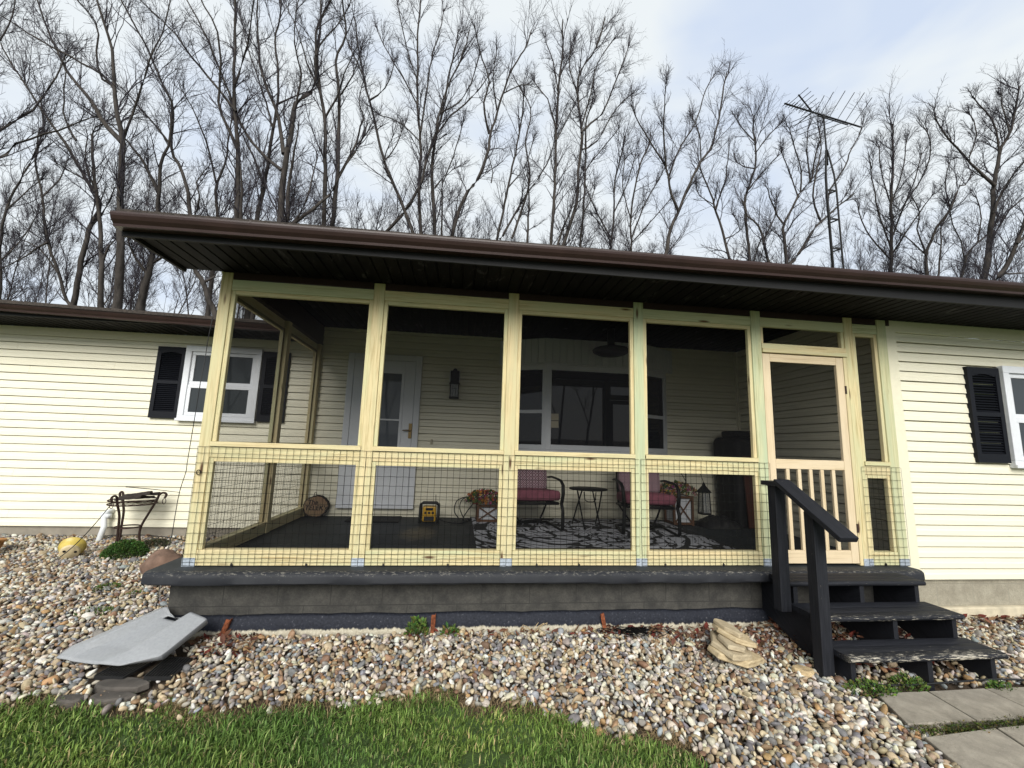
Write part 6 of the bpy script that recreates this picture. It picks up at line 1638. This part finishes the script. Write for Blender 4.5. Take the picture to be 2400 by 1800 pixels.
T('slender bare tree with swaying upright limbs next to a thicker clump', 16.0, [(600, 560), (602, 517), (617, 448), (630, 378), (636, 315), (649, 252), (652, 164), (643, 95), (658, 31), (652, -50)], 15, [([(618, 440), (600, 380), (570, 320), (545, 280)], 8), ([(650, 245), (690, 225), (735, 210)], 6), ([(640, 300), (610, 200), (580, 110), (560, 20)], 6)], 5)
T('thick clump of dark trunks fanning up behind the middle of the porch roof', 15.0, [(655, 560), (657, 523), (662, 441), (667, 391), (684, 303), (696, 240), (720, 222), (737, 205), (740, 145), (743, 63), (778, 0), (795, -50)], 24, [([(665, 360), (649, 265), (614, 176), (605, 95), (602, 0), (598, -50)], 12), ([(660, 400), (608, 353), (564, 290), (520, 176), (482, 82), (438, 0), (420, -40)], 10), ([(672, 520), (678, 430), (690, 350), (700, 290)], 14), ([(690, 260), (705, 180), (690, 90), (700, 0)], 7), ([(740, 130), (760, 90), (790, 60), (820, 10)], 6)], 6, dens=1.1)
T('tall straight bare tree with a dark unbranched lower trunk', 15.5, [(758, 570), (759, 530), (762, 410), (762, 290), (750, 208), (744, 126), (750, 63), (753, 0), (752, -50)], 16, [([(760, 280), (790, 230), (805, 180), (830, 120)], 7), ([(752, 215), (720, 150), (700, 80), (670, 10)], 6)], 7)
T('slim bare tree with one long arm leaning to the light', 16.0, [(776, 570), (778, 533), (791, 410), (794, 303), (794, 214), (788, 139), (810, 82), (803, 0), (800, -40)], 16, [([(789, 420), (829, 347), (845, 300), (854, 277), (841, 240), (850, 190)], 8), ([(794, 230), (830, 170), (850, 110)], 5)], 8)
T('leaning dead looking bare tree crossing low over the gutter', 15.0, [(640, 560), (690, 523), (753, 473), (778, 448), (803, 397), (841, 340), (860, 290)], 12, [([(690, 523), (720, 470), (735, 400), (745, 365)], 7)], 9, dens=0.7)
T('bare sapling standing between the roof corner and the double trunked tree', 16.0, [(508, 560), (510, 511), (507, 441), (529, 378), (535, 328), (545, 270)], 11, [([(507, 430), (482, 328), (460, 270), (444, 240), (420, 200)], 6)], 10)
T('bare tree leaning hard to one side with a long bare stem', 18.5, [(985, 590), (967, 545), (938, 467), (900, 378), (878, 284), (860, 214), (850, 170), (838, 100), (832, 40)], 12, [([(865, 235), (880, 225), (897, 215), (915, 180), (925, 140)], 6), ([(900, 378), (930, 340), (945, 300)], 4), ([(852, 180), (820, 110), (800, 60)], 5)], 11, dens=0.8)
T('tall bare tree with a straight central stem and fine upswept crown', 19.0, [(986, 590), (986, 548), (982, 460), (986, 353), (979, 252), (979, 158), (979, 82), (985, 10), (988, -30)], 12, [([(980, 250), (945, 183), (920, 140), (900, 107), (880, 60)], 5), ([(986, 310), (1001, 208), (1014, 126), (1033, 63), (1040, 20)], 6), ([(982, 200), (955, 120), (940, 50), (930, 0)], 4), ([(982, 330), (940, 290), (890, 270)], 4)], 12, dens=1.2)
T('bare tree slanting across two others with its crown bent over', 19.0, [(870, 570), (907, 542), (951, 492), (986, 429), (1001, 372), (1020, 315), (1033, 252), (1058, 183), (1090, 113), (1100, 70)], 11, [([(1018, 320), (1058, 271), (1108, 227), (1134, 195), (1150, 170)], 6), ([(1030, 265), (1075, 240), (1110, 180), (1125, 120)], 5)], 13, dens=1.2)
T('bare tree with a stout lower trunk and narrow upright crown', 19.5, [(1022, 600), (1020, 555), (1014, 441), (1013, 378), (1020, 328), (1040, 252), (1052, 180), (1065, 120), (1075, 70)], 13, [([(1018, 440), (1050, 400), (1070, 340), (1085, 290)], 5), ([(1036, 590), (1036, 500), (1040, 420), (1075, 390)], 7)], 14)
T('bare tree sweeping out in a curve and forking near its top', 19.0, [(1040, 600), (1058, 552), (1083, 473), (1121, 416), (1143, 359), (1150, 310), (1162, 277), (1178, 221), (1203, 158), (1235, 107), (1245, 70)], 13, [([(1146, 315), (1134, 252), (1146, 189), (1130, 140), (1121, 107), (1112, 57)], 7), ([(1150, 430), (1155, 400), (1140, 350)], 4), ([(1165, 260), (1155, 190), (1165, 110)], 5), ([(1178, 221), (1215, 200), (1245, 200)], 4)], 15, dens=1.2)
T('thin bare tree of straight slanting stems beyond the curved one', 21.0, [(1150, 600), (1165, 561), (1190, 441), (1209, 353), (1222, 284), (1228, 221)], 9, [([(1172, 561), (1228, 467), (1285, 378), (1300, 320)], 7), ([(1190, 441), (1230, 390), (1250, 330)], 4), ([(1200, 560), (1240, 430), (1232, 330), (1245, 260), (1215, 200)], 7), ([(1236, 570), (1240, 470), (1236, 400)], 7)], 16)
T('bare tree with a long clean trunk and small round crown', 20.0, [(1285, 620), (1291, 573), (1301, 423), (1304, 293), (1311, 182), (1320, 117), (1317, 59), (1320, 45)], 11, [([(1304, 300), (1285, 235), (1265, 210), (1250, 190)], 4), ([(1308, 210), (1295, 140), (1280, 100)], 4), ([(1312, 180), (1340, 120), (1350, 85)], 4), ([(1303, 330), (1330, 280), (1345, 250)], 4)], 17, dens=1.2)
T('twin stemmed bare tree with a full upswept crown, tallest near the middle', 19.5, [(1312, 615), (1320, 576), (1350, 482), (1356, 404), (1363, 312), (1353, 215), (1363, 163), (1395, 117), (1415, 52), (1418, 40)], 12, [([(1363, 312), (1388, 285), (1415, 260), (1447, 182), (1470, 117), (1475, 100)], 7), ([(1300, 600), (1320, 530), (1337, 495), (1350, 440)], 8), ([(1362, 300), (1385, 220), (1400, 150), (1440, 90)], 5), ([(1356, 230), (1335, 160), (1340, 110)], 4), ([(1363, 350), (1400, 330), (1440, 260), (1480, 220)], 5)], 18, dens=1.35, twig=1.1)
T('bare tree with a thin straight stem close beside the twin stemmed one', 20.5, [(1358, 620), (1360, 579), (1369, 469), (1373, 365), (1373, 293), (1395, 215)], 9, [([(1366, 500), (1385, 470), (1395, 440)], 4), ([(1372, 400), (1410, 350), (1450, 300)], 4)], 19)
T('low bushy bare tree of many fine ascending stems', 22.0, [(1431, 620), (1431, 583), (1438, 508), (1441, 423), (1460, 352), (1465, 320)], 7, [([(1434, 560), (1400, 500), (1375, 440), (1365, 390)], 5), ([(1438, 500), (1470, 430), (1490, 360)], 4), ([(1433, 570), (1410, 530), (1390, 505)], 4)], 20, dens=1.3)
T('low bare tree with straight whippy stems holding a few brown leaves', 21.5, [(1480, 620), (1480, 589), (1480, 495), (1499, 391), (1519, 345), (1525, 310)], 7, [([(1480, 560), (1510, 480), (1545, 420), (1560, 390)], 5), ([(1480, 520), (1460, 440), (1465, 370)], 4), ([(1481, 570), (1525, 520), (1570, 470)], 4)], 21, dens=1.3)
T('bare tree with a sinuous Y shaped trunk standing alone over the roof', 18.5, [(1552, 640), (1561, 592), (1571, 540), (1591, 495), (1610, 443), (1643, 378), (1669, 339), (1688, 260), (1698, 195), (1703, 170)], 13, [([(1590, 495), (1575, 460), (1568, 430), (1561, 391), (1519, 326), (1493, 280), (1480, 250)], 9), ([(1561, 395), (1555, 306), (1558, 240), (1560, 195)], 6), ([(1566, 417), (1591, 352), (1630, 286), (1656, 208), (1678, 170)], 6), ([(1643, 378), (1640, 320), (1620, 270)], 4)], 22, dens=1.1)
T('bare tree with a leaning mossy trunk nearest the lone Y shaped tree', 19.5, [(1725, 640), (1710, 607), (1692, 538), (1676, 491), (1671, 465), (1650, 418), (1635, 370)], 9, [([(1676, 490), (1697, 433), (1703, 391), (1710, 340)], 5), ([(1697, 560), (1735, 540), (1715, 500)], 4), ([(1674, 480), (1640, 460), (1630, 440)], 3)], 23)
T('bare tree with an upright trunk and dense twiggy head before the mast', 19.5, [(1765, 650), (1758, 612), (1752, 559), (1745, 486), (1752, 444), (1768, 402), (1771, 349), (1765, 297), (1768, 270)], 10, [([(1768, 395), (1730, 385), (1720, 360)], 4), ([(1770, 360), (1800, 320), (1830, 290)], 4), ([(1767, 330), (1740, 300), (1725, 275)], 4), ([(1750, 450), (1790, 400), (1830, 360)], 4)], 24, dens=1.3, twig=1.1)
T('small dark bare tree with broken looking crooked limbs', 19.0, [(1812, 650), (1802, 614), (1789, 565), (1776, 523), (1755, 512), (1740, 470)], 9, [([(1788, 570), (1805, 530), (1818, 505), (1820, 470)], 6), ([(1783, 560), (1770, 600), (1765, 640)], 4)], 25, dens=0.7)
T('bare tree forking low with mossy bark just beside the mast', 18.5, [(1850, 650), (1844, 617), (1838, 560), (1836, 528), (1855, 491), (1876, 449), (1902, 423), (1907, 381), (1920, 330)], 11, [([(1836, 528), (1823, 507), (1810, 475), (1800, 455), (1798, 440)], 6), ([(1876, 449), (1878, 400), (1860, 340), (1850, 300)], 5), ([(1900, 425), (1890, 360), (1895, 300)], 5), ([(1870, 460), (1850, 400), (1830, 350)], 4)], 26, dens=1.2)
T('bare tree leaning strongly behind the lattice of the mast', 18.5, [(1830, 650), (1857, 617), (1876, 586), (1907, 538), (1925, 520), (1944, 502), (1975, 475), (2002, 454)], 11, [([(1940, 500), (1944, 449), (1981, 391), (1990, 360), (2012, 320), (2025, 280)], 6), ([(1960, 480), (1985, 455), (1990, 440)], 3), ([(1925, 520), (1905, 460), (1915, 400), (1925, 350), (1920, 300)], 6)], 27)
T('broad cone shaped bare tree with dense fine ascending branches', 21.0, [(2088, 680), (2088, 642), (2089, 547), (2089, 463), (2092, 406), (2093, 353), (2092, 306), (2090, 290)], 11, [([(2088, 580), (2060, 500), (2045, 430), (2040, 380)], 5), ([(2089, 560), (2120, 480), (2145, 420), (2160, 360)], 5), ([(2088, 600), (2140, 520), (2190, 450)], 5), ([(2088, 610), (2030, 540), (2010, 480)], 5), ([(2089, 480), (2115, 400), (2125, 330)], 4), ([(2089, 480), (2065, 400), (2060, 340)], 4), ([(2089, 520), (2170, 400), (2180, 330), (2165, 300)], 4)], 28, dens=1.5, twig=1.15)
T('bare tree with spreading crooked limbs between the cone shaped and the big outer tree', 19.5, [(2176, 690), (2174, 647), (2169, 595), (2185, 560), (2200, 526), (2227, 490), (2248, 437), (2263, 432), (2280, 400)], 10, [([(2169, 595), (2150, 540), (2155, 500), (2135, 460)], 5), ([(2198, 690), (2202, 610), (2206, 568), (2208, 526), (2235, 480)], 6), ([(2227, 490), (2215, 440), (2225, 380)], 4), ([(2172, 600), (2130, 560), (2100, 540)], 4)], 29, dens=1.2)
T('large bare tree with a stout slanting trunk at the outer end of the roof', 16.5, [(2300, 700), (2305, 655), (2316, 589), (2326, 495), (2331, 427), (2342, 358), (2368, 306), (2384, 232), (2390, 200)], 20, [([(2331, 437), (2300, 405), (2274, 380), (2216, 316), (2200, 290), (2190, 270)], 9), ([(2326, 500), (2350, 450), (2368, 421), (2400, 379), (2440, 340)], 8), ([(2316, 580), (2360, 500), (2400, 463), (2460, 430)], 7), ([(2342, 358), (2330, 290), (2290, 240), (2280, 225)], 6), ([(2270, 370), (2290, 310), (2270, 260)], 4), ([(2366, 310), (2350, 250), (2345, 215)], 5)], 30, dens=1.5, twig=1.25)
T('bare tree leaning outward at the edge of the picture beyond the roof', 16.0, [(2310, 700), (2337, 655), (2363, 616), (2384, 568), (2400, 521), (2420, 450), (2440, 380)], 18, [([(2384, 570), (2440, 520), (2480, 480)], 8), ([(2350, 640), (2400, 640), (2450, 600)], 6)], 31, dens=1.1)
T('thin bare tree low beside the large outer tree', 19.0, [(2248, 690), (2253, 652), (2266, 600), (2290, 570), (2316, 547), (2350, 500)], 8, [([(2262, 610), (2250, 560), (2230, 520), (2225, 480)], 4), ([(2290, 570), (2300, 510), (2290, 460)], 4)], 32, dens=1.3)
T('bare tree with slanting forked limbs behind the wing roof', 14.5, [(165, 750), (174, 707), (189, 620), (212, 530), (235, 480), (204, 424), (151, 333), (110, 275), (83, 235), (30, 151), (0, 100)], 17, [([(212, 530), (240, 500), (262, 460), (270, 440)], 9), ([(180, 330), (150, 270), (155, 190), (150, 130)], 6), ([(204, 424), (160, 400), (130, 380)], 5)], 33, dens=1.2)
T('bare tree with close upright trunk before the thick forked one', 14.0, [(232, 750), (235, 711), (238, 620), (235, 530), (227, 454), (216, 356), (222, 300), (250, 290)], 18, [([(238, 620), (255, 580), (272, 560)], 9), ([(225, 445), (200, 380), (205, 320)], 6)], 34)
T('bare tree outside the picture edge reaching in with long low limbs', 12.5, [(-110, 780), (-100, 650), (-95, 520), (-90, 420), (-80, 330), (-60, 200), (-50, 80), (-40, -20)], 26, [([(-92, 440), (-50, 380), (0, 371), (45, 333), (144, 303), (185, 285), (227, 272)], 11), ([(-88, 400), (-40, 330), (0, 306), (68, 261), (121, 197), (148, 144), (160, 110)], 11), ([(-70, 270), (-30, 150), (20, 60), (40, -20)], 9)], 35, dens=1.1)
T('thin bare tree low at the picture edge over the wing roof', 16.0, [(-15, 760), (0, 680), (0, 575), (15, 492), (45, 424), (83, 356), (95, 300)], 10, [([(0, 575), (-30, 500), (-40, 430)], 6), ([(15, 492), (60, 450), (100, 420)], 5), ([(3, 610), (50, 560), (90, 500)], 5)], 36, dens=1.2)
T('slender bent bare tree rising over the wing gutter', 16.0, [(185, 750), (159, 707), (130, 620), (113, 567), (98, 454), (83, 378), (100, 300), (95, 230)], 10, [([(113, 567), (60, 600), (0, 630)], 6), ([(135, 640), (90, 580), (40, 560)], 5), ([(100, 460), (140, 420), (160, 370)], 5)], 37, dens=1.2)

# thinner trees of the wood further back: a few grown shapes, each standing at several places
def wild(seed, h, lean):
    r = random.Random(seed); P = [Vector((0, 0, -0.5))]; d = Vector((lean, 0, 1)).normalized()
    for k in range(9): d = (d + Vector((r.gauss(0, .07), r.gauss(0, .07), 0.05))).normalized(); P.append(P[-1] + d * h / 9)
    R_ = [0.075 * (1 - k / 9.6) * h / 14 for k in range(10)]; limbs = [(np.array(P), np.array(R_))]
    for q in range(r.randint(5, 8)):
        k = r.randint(2, 7); a = r.uniform(0, 2 * PI); dd = Vector((math.cos(a) * .55, math.sin(a) * .55, 1)).normalized(); L = [P[k]]
        for j in range(6): dd = (dd + Vector((r.gauss(0, .10), r.gauss(0, .10), 0.06))).normalized(); L.append(L[-1] + dd * h * 0.42 / 6 * (1.1 - k / 12))
        limbs.append((np.array(L), np.array([R_[k] * 0.55 * (1 - j / 6.8) for j in range(7)])))
    return limbs


protos = []
FAR = 'thin bare tree deeper in the wood behind the house'
spots = []
rr = random.Random(321)
for k in range(54):
    px = -120 + 2640 * (k + rr.uniform(0.1, 0.9)) / 54; dd = rr.uniform(22, 38); spots.append((px, dd))
for k, (px, dd) in enumerate(spots):
    p = at(px, 700, d=dd); x, y = p.x, p.y
    if k < 6: t = make_tree(FAR, wild(500 + k, 12.5, (-.12, .05, .0, .14, -.05, .1)[k]), 600 + k, 'thin trees deeper in the wood', dens=1.0, twig=0.95, up=0.34, tmin=0.0030); protos.append(t)
    else: t = copy_tree(protos[k % 6])
    # crowns end lower towards the outer end of the roof, as the photograph's skyline does
    top = (250 if px < 900 else 370 if px < 1300 else 440 if px < 1900 else 430) + 190 * rr.random() ** 0.8
    hgt = (at(px, top, d=dd).z - gz(x, y)) / 13.6; s = max(0.75, min(1.9, hgt)); t.location = (x, y, gz(x, y)); t.scale = (s * rr.uniform(.75, 1.0), s * rr.uniform(.75, 1.0), s); t.rotation_euler = (0, 0, rr.uniform(0, 6.28))

# the trees across the yard that the panes mirror
for k, (x, y, s) in enumerate(((-6.8, -9.5, 0.95), (-0.6, -10, 0.9), (4.9, -12.5, 1.0), (6.4, -9.0, 0.9), (7.9, -11, 1.0), (9.8, -9.5, 0.95), (-5.2, -12, 1.0))):
    t = copy_tree(protos[(k * 2 + 1) % 6]); t.location = (x, y, gz(x, y)); t.scale = (s, s, s); t.rotation_euler = (0, 0, k * 1.3); t['label'] = 'bare tree across the yard, mirrored in the bay window panes'; t['group'] = 'trees mirrored in the panes'
